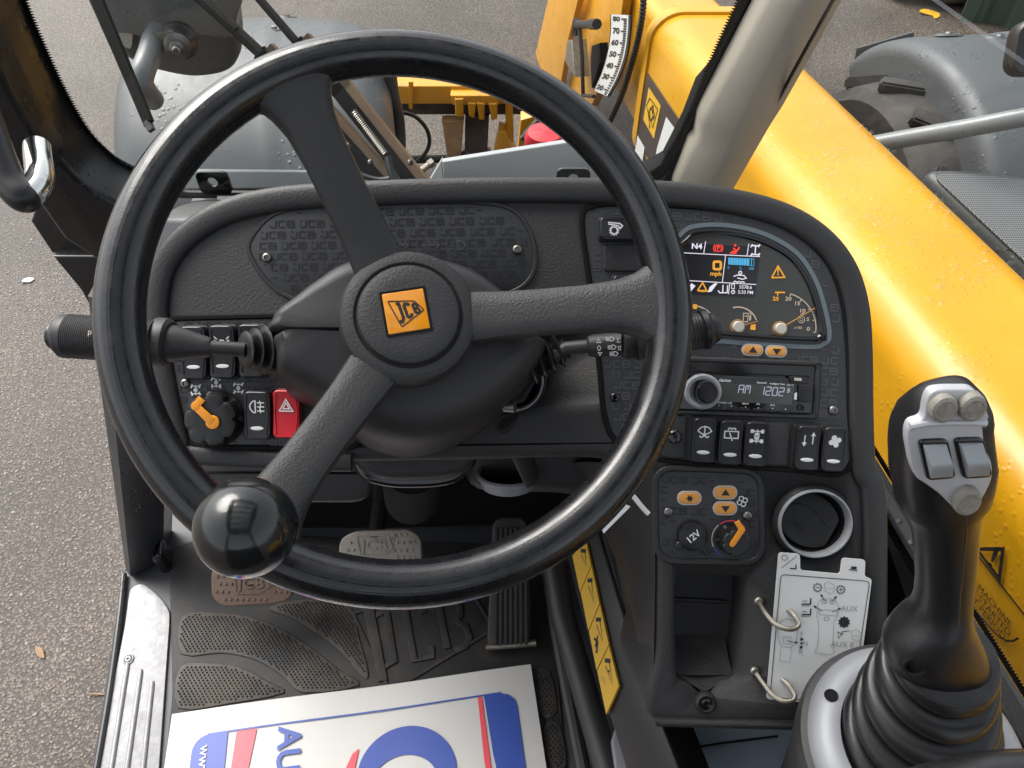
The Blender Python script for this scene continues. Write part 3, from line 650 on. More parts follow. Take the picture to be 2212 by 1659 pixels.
# ================================================================ cab shell: floor, pillars, windscreen
fl = MB(); fz = lambda x, y, z=0.0: tuple(onz(x, y, z))[:2]
FLP = [fz(262, 1240), fz(196, 1659), (-.66, -.35), (.75, -.35), (.75, .70), (-.62, .70)]
fl.poly(FLP, -.10, 0, .008); fo = fl.build('cab_floor', M['floor']); tag(fo, kind='structure')
# walls of the footwell
mb = MB(); mb.box((-.40, .70, -.10), (.33, .73, .50)); mb.bar((-.50, .66, .03), (.10, .66, .07), .03, .10); fw = mb.build('footwell_wall', M['matt']); tag(fw, kind='structure')
mb = MB(); mb.box((.40, .0, .0), (.42, .72, .42)); mb.box((.425, -.3, .0), (.435, .2, .36)); tag(mb.build('cab_side_wall', M['matt']), kind='structure')

# black left front pillar
WY = .82
cf = thing('front_pillar', 'glossy black cab pillar left of the windscreen', 'pillar', (-.55, .75, 0))
PF = Fr((0, .80, 0), (0, -1, 0))
glass_left = [(-60, -160), (5, 0), (35, 70), (75, 155), (112, 225), (150, 285), (190, 332), (232, 368), (270, 388)]
pts = PF.uvs(glass_left + [(330, 405), (330, 520), (240, 520), (165, 470), (105, 380), (60, 270), (-20, 90), (-140, -160)])
mb = MB(); mb.poly(pts, -.03, .045, .008); mb.build('pillar_post', M['frame'], cf, PF)
PF2 = Fr((0, .70, 0), (0, -1, 0))
mb = MB(); mb.poly(PF2.uvs([(-120, -60), (-20, 60), (40, 190), (85, 270), (118, 320), (122, 352), (88, 425), (60, 380), (20, 300), (-60, 150), (-160, 0)]), -.02, .015, .006); mb.build('inner_rail', M['frame'], cf, PF2)
PF3 = Fr((0, .66, 0), (-.15, -1, .2))
mb = MB(); mb.poly(PF3.uvs([(82, 430), (240, 380), (345, 420), (345, 552), (205, 552), (112, 548), (65, 478)]), -.03, 0, .004); mb.build('gusset_plate', M['frame'], cf, PF3)
PF4 = Fr((0, .64, 0), (-.15, -1, .2))
mb = MB(); mb.poly(PF4.uvs([(112, 553), (345, 553), (345, 690), (215, 700), (172, 625)]), -.03, 0, .004); mb.build('lower_bracket', M['frame'], cf, PF4)
mb = MB(); mb.tube([tuple(PF3.p(*PF3.uv(232, 482), .0)), tuple(PF3.p(*PF3.uv(290, 488), .02))], .012, 10); mb.build('peg', M['frame'], cf)
# door post running down to the floor
mb = MB(); A = [ony(190, 640, .66), ony(350, 640, .66)]; B = [onz(272, 1232, .0), onz(345, 1228, .0)]
def lerp(a, b, t): return Vector(a).lerp(Vector(b), t)
rings = []
for k in range(9):
    t = k / 8; l = lerp(A[0], B[0], t); r = lerp(A[1], B[1], t); r = r + Vector((0, .02, 0)); th = Vector((0, .05, 0))
    rings.append([tuple(l), tuple(lerp(l, r, .3) + Vector((0, -.022, .01))), tuple(lerp(l, r, .62) + Vector((0, -.018, .01))), tuple(r), tuple(r + th), tuple(l + th)])
mb.loft(rings); tag(mb.build('door_post', M['post'], smooth=25), 'dark grey wet door post running down to the sill', 'post')
mb = MB(); mb.poly(rpoly([onz(338, 1165, .05)[:2], onz(352, 1160, .05)[:2], onz(360, 1214, .03)[:2], onz(334, 1222, .03)[:2]], .006), .0, .05, .006); tag(mb.build('weld_bracket', M['frame']), 'scuffed black bracket at the foot of the door post', 'bracket')

# grab handle
gh = thing('grab_handle', 'bent grab handle, rubber sleeve and bare chrome end, left edge', 'handle', at(85, 330, .74))
path = [tuple(at(x, y, d)) for x, y, d in ((-60, 180, .70), (-20, 290, .70), (2, 350, .70), (22, 395, .70), (48, 424, .70))]
mb = MB(); mb.tube(spline(path + [tuple(at(58, 424, .703))], 8), .0145, 18); mb.build('rubber_sleeve', M['rubber'], gh)
path = [tuple(at(x, y, d)) for x, y, d in ((46, 428, .700), (66, 420, .706), (82, 400, .715), (86, 372, .725), (82, 340, .74), (80, 318, .75))]
mb = MB(); mb.tube(spline(path, 8), .0128, 18); mb.build('chrome_end', M['chrome'], gh)
mb = MB()
for k in range(40):
    a = random.uniform(0, 6.3); c = at(80 + 22 * cos(a), 318 + 7 * sin(a), .748); r = random.uniform(.001, .0032); mb.lathe([(0, -r), (r * .8, -r * .5), (r, 0), (r * .7, r * .6), (0, r)], 7, c=tuple(c))
mb.build('weld_bead', M['chrome'], gh)

# windscreen
ws = thing('windscreen', 'clear curved-edge windscreen with black dotted border above the dashboard', 'windscreen', (-.1, WY, .5))
WF = Fr((0, WY, .5), (0, -1, .06))
wl = [(-60, -160), (5, 0), (35, 70), (75, 155), (112, 225), (150, 285), (190, 332), (232, 368), (270, 390), (330, 408), (400, 414)]
wr = [(1380, 404), (1420, 394), (1448, 372), (1470, 335), (1500, 285), (1530, 220), (1560, 145), (1592, 75), (1628, 0), (1700, -160)]
wout = spline(WF.uvs(wl), 5) + spline(WF.uvs(wr), 5)
mb = MB(); mb.poly(wout, -.003, .003); mb.build('pane', M['glass'], ws, WF, smooth=0)
def frit(path, inward, band, tooth, pitch, z, name, par, fr):
    mb = MB(); P = [Vector(p) for p in path]
    L_ = [0]
    for i in range(1, len(P)): L_.append(L_[-1] + (P[i] - P[i - 1]).length)
    def pt(s):
        for i in range(1, len(P)):
            if s <= L_[i] or i == len(P) - 1:
                t = (s - L_[i - 1]) / max(1e-9, L_[i] - L_[i - 1]); d = (P[i] - P[i - 1]).normalized(); return P[i - 1].lerp(P[i], t), Vector((-d.y, d.x)) * inward
    n = int(L_[-1] / pitch); vs = []; fs = []
    for k in range(n):
        a, na = pt(k * pitch); b, nb = pt((k + 1) * pitch); c, nc = pt((k + .5) * pitch); i = len(vs)
        vs += [(*a, z), (*b, z), (*(b + nb * band), z), (*(a + na * band), z), (*(c + nc * (band + tooth)), z)]
        fs += [(i, i + 1, i + 2, i + 3), (i + 3, i + 2, i + 4)]
    mb.add(vs, fs); return mb.build(name, M['frit'], par, fr, smooth=0)
frit(spline(WF.uvs(wl), 6), 1, .027, .0045, .0030, .0045, 'dotted_border', ws, WF)
frit(WF.uvs([(400, 414), (1380, 404)]), 1, .005, .004, .0032, .0045, 'dotted_border', ws, WF)
frit(spline(WF.uvs(wr), 6), 1, .017, .0042, .0030, .0045, 'dotted_border', ws, WF)
# lower rubber seal
mb = MB(); mb.tube(spline([tuple(WF.p(*WF.uv(x, y), .004)) for x, y in wl[5:] + [(800, 414), (1200, 411)] + wr[:5]], 6), .006, 8); mb.build('rubber_seal', M['rubber'], ws)
for x0, y0, x1, y1, hx, hy in ((420, 370, 505, 418, 460, 392), (1203, 363, 1272, 412, 1238, 384)):
    F_ = Fr((0, WY - .012, .5), (0, -1, .06)); o = F_.uv(x0, y0), F_.uv(x1, y1); h = F_.uv(hx, hy); mb = MB(); r = .0075
    oo = rr(o[0][0], o[1][1], o[1][0], o[0][1], .008, 6); ii = [(h[0] + .0065 * cos(2 * pi * (k + .5) / len(oo)), h[1] + .0065 * sin(2 * pi * (k + .5) / len(oo))) for k in range(len(oo))]
    mb.ringpoly(oo, ii, -.002, .002); mb.build('mounting_tab', M['gloss'], ws, F_)

# taupe pillar trim on the right
pt_ = thing('pillar_trim', 'taupe plastic trim covering the right front pillar', 'trim', (.3, .8, .5))
TF = Fr((0, .80, 0), (0, -1, 0))
lft = [(1722, -140), (1652, 0), (1588, 120), (1522, 240), (1512, 262), (1504, 302), (1492, 314), (1456, 394), (1453, 412)]
rgt = [(1890, -140), (1814, 0), (1752, 112), (1690, 222), (1680, 238), (1662, 266), (1655, 278), (1580, 408), (1568, 428)]
mid = [(1775, -140), (1706, 0), (1645, 118), (1588, 236), (1580, 256), (1568, 290), (1560, 302), (1524, 385), (1512, 418)]
mb = MB(); rings = []
for a, m_, b in zip(lft, mid, rgt):
    (au, av), (mu, mv), (bu, bv) = TF.uv(*a), TF.uv(*m_), TF.uv(*b)
    rings.append([(au, av, -.03), (au, av, .0), (au + (mu - au) * .15, av + (mv - av) * .15, .008), (au + (mu - au) * .9, av + (mv - av) * .9, .024), (mu + (bu - mu) * .12, mv + (bv - mv) * .12, .026), (mu + (bu - mu) * .9, mv + (bv - mv) * .9, .012), (bu, bv, .004), (bu, bv, -.03)])
mb.loft(rings); mb.build('cover', M['trim'], pt_, TF, smooth=85)
mb = MB(); mb.poly(TF.uvs([(1380, 420), (1445, 385), (1490, 300), (1520, 225), (1560, 180), (1590, 330), (1560, 430)]), -.06, -.032, .004); mb.build('seal', M['matt'], pt_, TF)

# right side window
sw = thing('side_window', 'right side cab window with black dotted border beside the joystick', 'window', (.42, .4, .45))
pa, pb = ony(1580, 425, .80), onx(2340, 1668, .45)
nrm = (Vector((pa.x, pa.y, 0)) - Vector((pb.x, pb.y, 0))).normalized(); SN = Vector((-nrm.y, nrm.x, 0)).normalized()
if SN.x > 0: SN = -SN
SF = Fr(Vector((pa.x + .02, pa.y, .5)), SN, (pb - pa).normalized() * 1.0 if False else Vector((pb.x - pa.x, pb.y - pa.y, 0)))
bl = [(1568, 440), (1700, 655), (1862, 922), (2010, 1164), (2212, 1490), (2330, 1680)]
up_ = [(1575, 410), (1665, 250), (1737, 118), (1803, 0), (1865, -110)]
ub, lb = SF.uvs(up_), SF.uvs(bl)
mb = MB(); mb.poly(ub + [(lb[-1][0] + .3, ub[-1][1]), (lb[-1][0] + .3, lb[-1][1])] + lb[::-1], -.003, .003); mb.build('pane', M['glass'], sw, SF, smooth=0)
frit(SF.uvs(bl), 1 if True else -1, .007, .003, .0028, .0045, 'dotted_border', sw, SF)
frit(SF.uvs(up_), -1, .004, .0028, .0028, .0045, 'dotted_border', sw, SF)
mb = MB(); pth = [SF.p(*SF.uv(x, y), .0) for x, y in [(1700, 665), (1862, 930), (2010, 1172), (2212, 1498), (2400, 1800)]]
for a, b in zip(pth, pth[1:]): pass
mb.tube([tuple(p + Vector((-.012, 0, -.012))) for p in pth], .014, 8); mb.build('lower_frame', M['frame'], sw)
mb = MB(); mb.tube([tuple(p + Vector((-.024, 0, -.002))) for p in pth], .0028, 6); mb.build('frame_bead', M['dashlip'], sw)

# outside: cowl strip, bonnet plate, wiper gear
CWF = Fr((0, .88, 0), (0, -1, .5))
mb = MB(); mb.poly(CWF.uvs([(350, 368), (800, 372), (800, 430), (350, 430)]), -.02, 0, .003); tag(mb.build('cowl_strip', M['cowl'], None, CWF), 'pale grey cowl strip under the left part of the windscreen', 'cowl')
BPF = Fr((0, 1.0, 0), (0, -1, .35))
bp_ = thing('bonnet_plate', 'flat grey bonnet plate with angled top edge ahead of the windscreen', 'cover', (.05, 1.0, .2))
mb = MB(); mb.poly(BPF.uvs([(954, 349), (1235, 305), (1330, 290), (1420, 420), (961, 420)]), -.02, 0, .003); mb.build('front_panel', M['cowl'], bp_, BPF)
mb = MB(); a, b, c, d = (Vector(BPF.p(*BPF.uv(*p), w)) for p, w in (((953, 349), -.002), ((960, 420), -.002), ((920, 420), -.02), ((924, 400), -.02)))
n_ = Vector((0, .03, -.01)); mb.loft([[tuple(a), tuple(b), tuple(c), tuple(d)], [tuple(q + n_) for q in (a, b, c, d)]]); mb.build('side_panel', M['cowl'], bp_, smooth=20)
mb = MB(); wpl = at(700, 405, 1.02)
wa = thing('wiper_linkage', 'brown and black wiper arms, coil springs and long blade outside the windscreen', 'wiper', at(800, 405, 1.03))
def arm(line, dpt, spring):
    P_ = [at(x, y, d) for (x, y), d in zip(line, dpt)]
    m1, m2 = MB(), MB()
    for a, b in zip(P_, P_[1:]):
        m1.bar(a, b, .020, .010, (0, -1, .5)); off = RV * .0135 + UV * .007
        m2.bar(a + off, b + off, .0105, .018, (0, -1, .5))
    m1.build('arm_channel', M['matt'], wa); m2.build('arm_flange', M['brown'], wa)
    if spring:
        a, b = at(*spring[0], dpt[-1] - .025), at(*spring[1], dpt[-1] - .025); t = (b - a).normalized(); u = t.orthogonal().normalized(); v = t.cross(u); hl = []
        n = 26 * 8
        for k in range(n + 1):
            p = a.lerp(b, k / n); an = 2 * pi * k / 8; hl.append(tuple(p + (u * cos(an) + v * sin(an)) * .0044))
        mb = MB(); mb.tube(hl, .0009, 4); mb.build('coil_spring', M['steel'], wa)
arm([(560, 112), (640, 188), (730, 290), (830, 402)], [1.0, 1.02, 1.02, 1.02], ((690, 250), (752, 318)))
arm([(640, 90), (735, 200), (800, 282), (895, 402)], [1.0, 1.02, 1.02, 1.02], ((762, 240), (832, 334)))
for x, y in ((801, 352), (887, 352)):
    mb = MB(); mb.lathe([(.004, 0), (.004, .003), (.002, .004)], 8, ax=Fr(at(x, y, .998), -FV)); mb.build('screw', M['gloss'], wa)
mb = MB(); mb.tube([at(545, -20, 1.0), at(638, 88, 1.0), at(660, 112, 1.0)], .0055, 8); mb.tube([at(425, -10, 1.0), at(470, 30, 1.0), at(512, 68, 1.0), at(566, 118, 1.0)], .0075, 8); mb.tube([at(440, -10, 1.0), at(512, 64, .995)], .004, 6); mb.build('upper_rod', M['matt'], wa)
mb = MB(); mb.tube(spline([tuple(at(x, y, .99)) for x, y in ((840, 340), (846, 370), (862, 398), (880, 420))], 6), .006, 8); mb.tube(spline([tuple(at(x, y, 1.0)) for x, y in ((740, 340), (770, 372), (815, 388), (850, 384))], 6), .004, 8); mb.build('washer_hose', M['rubber'], wa)
mb = MB(); mb.bar(at(193, -30, .95), at(322, 272, .95), .010, .006, (0, -1, .5)); wb = mb.build('wiper_blade', M['matt'], wa)
mb = MB(); mb.bar(at(206, -30, .945), at(326, 262, .945), .005, .008, (0, -1, .5)); mb.build('metal_spine', M['matt'], wb)
mb = MB(); mb.bar(at(186, -30, .955), at(318, 262, .955), .003, .012, (0, -1, .5)); mb.build('wiping_edge', M['rubber'], wb)
mb = MB(); mb.bar(at(318, 262, .947), at(328, 282, .945), .008, .006, (0, -1, .5)); mb.build('end_clip', M['gloss'], wb)

# ================================================================ dashboard
DASH = Fr(at(1106, 829.5, .70), (0, -cos(rad(47)), sin(rad(47))))
PX = .70 / FD
d2 = DASH.uv
def dw(x, y, w=0): return DASH.p(*d2(x, y), w)
db = thing('dashboard', 'black grained dashboard and side console behind the steering wheel', 'dashboard', dw(1100, 1000, -.2))
OUT = [(338, 700), (342, 620), (362, 560), (410, 505), (490, 458), (600, 432), (760, 420), (1000, 412), (1250, 412), (1450, 420), (1580, 436), (1690, 466), (1770, 515), (1822, 580), (1848, 660), (1856, 760), (1858, 900), (1864, 1010), (1884, 1060), (1888, 1200), (1886, 1400), (1878, 1562), (1700, 1570), (1412, 1562), (1416, 1400), (1418, 1200), (1414, 1030), (1330, 1000), (1240, 990), (1000, 996), (640, 1000), (420, 990), (386, 960), (356, 830)]
ol = spline(DASH.uvs(OUT), 5, True)
mb = MB(); mb.poly(ol, -.16, 0, .010, 4); body = mb.build('body', M['dash'], db, DASH)
def lipmesh(path, wd, hh, z):
    rings = []
    for i in range(len(path)):
        a, b = Vector(path[max(i - 1, 0)][:2]), Vector(path[min(i + 1, len(path) - 1)][:2]); t = (b - a).normalized(); n = Vector((-t.y, t.x)); p = Vector(path[i][:2]); ring = []
        for k in range(16):
            an = 2 * pi * k / 16; e = 2.6; q = (abs(cos(an)) ** e + abs(sin(an)) ** e) ** (-1 / e); o = n * (cos(an) * q * wd); ring.append((p.x + o.x, p.y + o.y, z + sin(an) * q * hh))
        rings.append(ring)
    return MB().loft(rings)
top = spline(DASH.uvs(OUT[-2:] + OUT[:22]), 8)
lipmesh(top, .0115, .0065, .0005).build('raised_lip', M['dashlip'], db, DASH)
lipmesh(spline(DASH.uvs([(366, 930), (392, 970), (440, 985), (640, 996), (760, 998)]), 8), .009, .006, .0).build('lower_lip', M['dashlip'], db, DASH)

def word(mb, u, v, h, rot=0, z=.0, ok=None):
    c, d = cos(rot), sin(rot); T = lambda p: (u + (p[0] * 1.25 * c - p[1] * d) * h, v + (p[0] * 1.25 * d + p[1] * c) * h); w = .23 * h
    for st in (((0, .95), (.22, .95)), ((.0, .35), (.02, .1), (.12, .02), (.55, .02), (.66, .12), (.66, 1)), ((1.75, .95), (1.12, .95), (1.0, .85), (1.0, .15), (1.12, .05), (1.75, .05)), ((2.05, .05), (2.05, .95), (2.75, .95), (2.85, .85), (2.85, .62), (2.75, .52), (2.85, .4), (2.85, .15), (2.75, .05), (2.05, .05)), ((2.1, .52), (2.7, .52))):
        q = [T((p[0] - 1.4, p[1] - .5)) for p in st]
        if ok is None or all(ok(p) for p in q): mb.stroke(q, w, z)
def pattern(outline, excl, parent, m, fr, z, h=.0060, pu=.0272, pv=.0097, rot=0, shift=.32):
    mb = MB(); xs = [p[0] for p in outline]; ys = [p[1] for p in outline]; c, d = cos(rot), sin(rot); cx, cy = (min(xs) + max(xs)) / 2, (min(ys) + max(ys)) / 2
    R_ = max(max(xs) - min(xs), max(ys) - min(ys)) / 2 + pu
    r = 0; v = -R_; inn = inset(clean(ccw(outline)), .002)
    while v < R_:
        u = -R_ + (r * shift % 1) * pu
        while u < R_:
            U_, V_ = cx + u * c - v * d, cy + u * d + v * c
            if math.hypot(U_ - cx, V_ - cy) < R_ * 1.5: word(mb, U_, V_, h, rot, z, lambda p: inside(p, inn) and not any(inside(p, e) for e in excl))
            u += pu
        v += pv; r += 1
    return tag(mb.build('printed_pattern', m, parent, fr, smooth=0), kind='stuff')
def screw(x, y, parent, fr, z, r=.0046, m='steel'):
    u, v = fr.uv(x, y); mb = MB(); mb.lathe([(r, z), (r * .95, z + r * .35), (r * .7, z + r * .6), (r * .45, z + r * .65), (r * .42, z + r * .2), (0, z + r * .2)], 18, c=(u, v, 0)); return mb.build('screw', M[m], parent, fr, smooth=50)
def outline(pts, n=5): return spline(DASH.uvs(pts), n, True)

# --- oval blank panel
ov = outline([(545, 548), (556, 505), (600, 466), (690, 450), (880, 443), (1050, 444), (1115, 466), (1148, 525), (1146, 590), (1100, 628), (1000, 642), (850, 652), (690, 652), (600, 622)])
mb = MB(); mb.ringpoly(inset(ccw(ov), -.004), ccw(ov), .0, .0022, .0009); mb.build('oval_surround', M['dashlip'], db, DASH)
mb = MB(); mb.poly(ov, -.002, .0015, .0006); pn = mb.build('oval_panel', M['panel'], db, DASH)
pattern(ccw(ov), [], pn, M['print_dark'], DASH, .0019, rot=rad(1))
screw(578, 557, pn, DASH, .0016); screw(1117, 540, pn, DASH, .0016)
mb = MB(); u, v = d2(955, 530)
for k, st in enumerate(([(-.045, 0), (-.03, 0)], [(-.034, .003), (-.03, 0), (-.034, -.003)], [(-.018, 0), (-.002, 0)], [(-.006, .003), (-.002, 0), (-.006, -.003)], [(-.014, .003), (-.018, 0), (-.014, -.003)])): mb.stroke([(u + p[0], v + p[1]) for p in st], .001, .0021)
mb.stroke([(u + .014, v - .004), (u + .014, v + .004), (u + .018, v + .004), (u + .022, v), (u + .018, v - .004), (u + .014, v - .004)], .001, .0021)
for k in range(4): mb.stroke([(u + .007, v - .003 + k * .002), (u + .012, v - .003 + k * .002)], .0008, .0021)
mb.build('warning_symbols', M['print_sheen'], pn, DASH, smooth=0)

# --- left switch panel
lp = rpoly(DASH.uvs([(360, 694), (770, 684), (775, 962), (425, 960), (392, 935), (374, 830)]), .012)
mb = MB(); mb.ringpoly(inset(ccw(lp), -.005), ccw(lp), .0, .003, .0012); mb.build('panel_surround', M['matt'], db, DASH)
mb = MB(); mb.poly(lp, -.002, .0014, .0006); lpn = mb.build('switch_panel', M['panel'], db, DASH)
pattern(ccw(lp), [], lpn, M['print_dark'], DASH, .0018)
for x, y in ((655, 832), (700, 831), (660, 958), (612, 957), (708, 957)):
    mb = MB(); word(mb, *d2(x, y - 2), .0060, 0, .0021); tag(mb.build('printed_word', M['print_sheen'], lpn, DASH, smooth=0), kind='stuff')  # single words in the paler print, their sheen painted in
screw(402, 828, lpn, DASH, .0015)

def tri(s=1.0): return [(-.5 * s, -.42 * s), (.5 * s, -.42 * s), (0, .45 * s), (-.5 * s, -.42 * s)]
def circ(x, y, r, n=14, a0=0, a1=360): return [(x + r * cos(rad(a0 + (a1 - a0) * k / n)), y + r * sin(rad(a0 + (a1 - a0) * k / n))) for k in range(n + 1)]
IC = {
 'beacon': ([[(-.18, -.35), (-.18, .0), (-.1, .14), (.1, .14), (.18, .0), (.18, -.35)], [(-.3, .05), (-.5, .15)], [(-.3, -.12), (-.52, -.12)], [(-.3, .2), (-.48, .38)], [(.3, .05), (.5, .15)], [(.3, -.12), (.52, -.12)], [(.3, .2), (.48, .38)]], []),
 'fog': ([[(-.1, -.4), (-.1, .4), (-.25, .38), (-.42, .2), (-.48, 0), (-.42, -.2), (-.25, -.38), (-.1, -.4)], [(.02, .28), (.5, .28)], [(.02, 0), (.5, 0)], [(.02, -.28), (.5, -.28)], [(.2, .42), (.26, .14), (.2, -.1), (.26, -.42)]], []),
 'hazard': ([tri(1), [(p[0] * .5, p[1] * .5 - .04) for p in tri(1)]], []),
 'wiper': ([[(-.5, .1), (-.3, .36), (0, .45), (.3, .36), (.5, .1), (.2, -.1), (0, -.14), (-.2, -.1), (-.5, .1)], [(0, .4), (0, -.3)], circ(-.2, -.25, .12, 8, 180, 400), circ(.2, -.25, .12, 8, 140, 360)], []),
 'rearwash': ([[(-.5, -.25), (-.5, .25), (.5, .25), (.5, -.25), (.1, -.25)], [(-.5, -.25), (-.05, -.25)], [(-.15, .15), (.1, -.45)], circ(-.15, .38, .12, 8, 0, 200), circ(.15, .38, .12, 8, -20, 180)], []),
 'diff': ([[(0, .5), (0, -.5)], [(-.3, .36), (.3, .36)], [(-.3, -.36), (.3, -.36)], circ(0, 0, .16, 8), [(-.18, .2), (.18, .2)], [(-.18, -.2), (.18, -.2)]], [rr(-.5, .22, -.25, .5, .05, 2), rr(.25, .22, .5, .5, .05, 2), rr(-.5, -.5, -.25, -.22, .05, 2), rr(.25, -.5, .5, -.22, .05, 2)]),
 'arrows': ([[(-.3, .35), (-.3, -.3)], [(.3, .35), (.3, -.3)]], [[(-.48, -.2), (-.12, -.2), (-.3, -.5)], [(.12, .3), (.48, .3), (.3, .6)]]),
 'fan': ([], [[(.05 * cos(a) , .05 * sin(a))] + [(.28 * cos(a + .3) + .21 * cos(a + .3 + t), .28 * sin(a + .3) + .21 * sin(a + .3 + t)) for t in [x * 2 * pi / 10 for x in range(10)]] for a in []] + [[(.27 * cos(a) + .2 * cos(t), .27 * sin(a) + .2 * sin(t)) for t in [x * 2 * pi / 12 for x in range(12)]] for a in (.35, 1.92, 3.49, 5.06)] + [[(.12 * cos(t), .12 * sin(t)) for t in [x * 2 * pi / 8 for x in range(8)]]]),
 'fanline': ([circ(.25 * cos(a), .25 * sin(a), .2, 8) for a in (.35, 1.92, 3.49, 5.06)], []),
 'gear': ([circ(-.15, .1, .22, 14), [(.25, .5), (.15, -.2)], [(.35, .5), (.3, -.25), (.15, -.45), (-.02, -.3), (.12, -.2)]] + [[(-.15 + .24 * cos(a), .1 + .24 * sin(a)), (-.15 + .34 * cos(a), .1 + .34 * sin(a))] for a in [x * 2 * pi / 12 for x in range(12)]], []),
 'shovel': ([[(-.3, .4), (-.3, -.1), (-.1, -.3), (.3, -.2), (.5, -.4)], [(-.45, .2), (-.3, .4), (-.15, .2)], [(-.1, -.3), (.2, .1), (.4, -.2)], [(-.5, -.45), (.5, -.45)]], []),
 'steer': ([[(0, -.38), (0, .38)], [(-.32, .3), (.32, .3)], [(-.32, -.3), (.32, -.3)], circ(0, 0, .12, 8)], []),
 'snow': ([[(-.4, 0), (.4, 0)], [(-.2, -.35), (.2, .35)], [(-.2, .35), (.2, -.35)], circ(0, 0, .2, 8)], []),
}
def printi(kind, parent, fr, u, v, size, w, z, m, rot=0, name='symbol'):
    mb = MB(); st, fi = IC[kind]; mb.icon(st, u, v, size, w, z, rot, fi); return mb.build(name, M[m], parent, fr, smooth=0)

def rocker(x, y, wpx, hpx, rot=0, m='switch', icon=None, lens=True, isz=.013, up=True):
    u, v = d2(x, y); F_ = DASH.sub(u, v, .0, rot); w, h = wpx * PX, hpx * PX
    mb = MB(); mb.poly(rr(-w / 2 - .001, -h / 2 - .001, w / 2 + .001, h / 2 + .001, .004), -.002, .0036, .001); bez = mb.build('switch_bezel', M['black'], db, F_)
    H = .0095; bow = lambda p: .80 + .30 * (p[1] / (h / 2)) ** 2 + .10 * (p[1] / (h / 2))
    mb = MB(); o = rr(-w / 2, -h / 2, w / 2, h / 2, .0045, 5); n = 10; side = []
    pts = []
    for i in range(len(o)):
        a, b = Vector(o[i]), Vector(o[(i + 1) % len(o)]); k = max(1, int((b - a).length / .003))
        for j in range(k): pts.append(tuple(a.lerp(b, j / k)))
    mb.pillow(pts, .003, H, ((1, 0), (1, .80), (.985, .93), (.95, 1), (.8, 1), (.5, 1), (.2, 1)), bow)
    r_ = mb.build('rocker_switch', M[m], db, F_, smooth=40)
    top = lambda t: .003 + H * bow((0, t)) + .0006
    for sx in (-1, 1):
        q = MB(); P_ = [(sx * w * (.40 - .03 * cos(k / 8 * pi * 2)), -h * .42 + h * .84 * k / 8) for k in range(9)]
        q.loft([[(a - .0004, b, top(b) - .0004), (a, b, top(b) + .0002), (a + .0004, b, top(b) - .0004)] for a, b in P_]); q.build('edge_line', M['switch'] if m == 'switch' else M['red'], r_, F_)
    if icon:
        t = h * .18; mb = MB(); st, fi = IC[icon]; mb.icon(st, 0, t, isz, .0011, top(t), 0, fi); mb.v = [(a, b, top(b)) for a, b, c in mb.v]; mb.build('symbol', M['white'], r_, F_, smooth=0)
    if lens:
        t = -h * .27; mb = MB(); mb.lathe([(.0055, 0), (.005, .0006), (0, .0009)], 20, c=(0, t, top(t) - .0004), sx=1.1, sy=.33); mb.build('indicator_lens', M['lens'], r_, F_)
    return r_
rocker(428, 762, 54, 112, 0, icon=None, isz=.012); rocker(490, 760, 54, 112, 0, icon='beacon', isz=.014); rocker(552, 758, 54, 112, 0, lens=False)
rocker(564, 895, 56, 103, rad(-1), icon='fog', isz=.0135); rocker(626, 892, 56, 103, rad(-1), m='red', icon='hazard', lens=False, isz=.0125)
# rotary steer mode knob
def knob(x, y, r, hgt, n=7):
    u, v = d2(x, y); F_ = DASH.sub(u, v, .0014)
    k = 84; rings = []
    for sc, z in ((1.06, 0), (1.06, .002), (.99, .004), (.99, hgt * .75), (.95, hgt * .95), (.86, hgt), (.5, hgt), (.1, hgt)):
        ring = []
        for i in range(k):
            a = 2 * pi * i / k; d_ = max(0, cos(n * a)) ** 4 * .13 if (.003 < z and sc > .8) else 0; ring.append((r * (sc - d_) * cos(a), r * (sc - d_) * sin(a), z))
        rings.append(ring)
    kb = MB().loft(rings).build('rotary_knob', M['rubber'], db, F_); return kb, F_
kb, kf = knob(470, 903, 57 * PX, .017)
mb = MB(); a, b, c = kf.uv(460, 912), kf.uv(424, 877), kf.uv(436, 862)
mb.poly(ell(0, 0, .0065, .0065, 20), .0172, .0188, .0004); e = (Vector(b) - Vector((0, 0))).normalized()
F2 = Fr(kf.p(0, 0, .018), kf.z); a, b, c = F2.uv(460, 912), F2.uv(424, 877), F2.uv(437, 861)
mb = MB(); mb.poly(ell(*a, .0062, .0062, 20), 0, .0016, .0004); nn = lambda p, q, w: tuple(Vector((-(q[1] - p[1]), q[0] - p[0])).normalized() * w)
def limb(mb, p, q, w0, w1, z0, z1):
    d0, d1 = nn(p, q, w0), nn(p, q, w1); mb.poly([(p[0] + d0[0], p[1] + d0[1]), (q[0] + d1[0], q[1] + d1[1]), (q[0] - d1[0], q[1] - d1[1]), (p[0] - d0[0], p[1] - d0[1])], z0, z1, .0004)
limb(mb, a, b, .0040, .0034, .0002, .0018); mb.poly(ell(*b, .0042, .0042, 14), .0001, .0019, .0004); limb(mb, b, c, .0034, .0036, .0001, .0017); mb.build('pointer', M['orange'], kb, F2)
mb = MB()
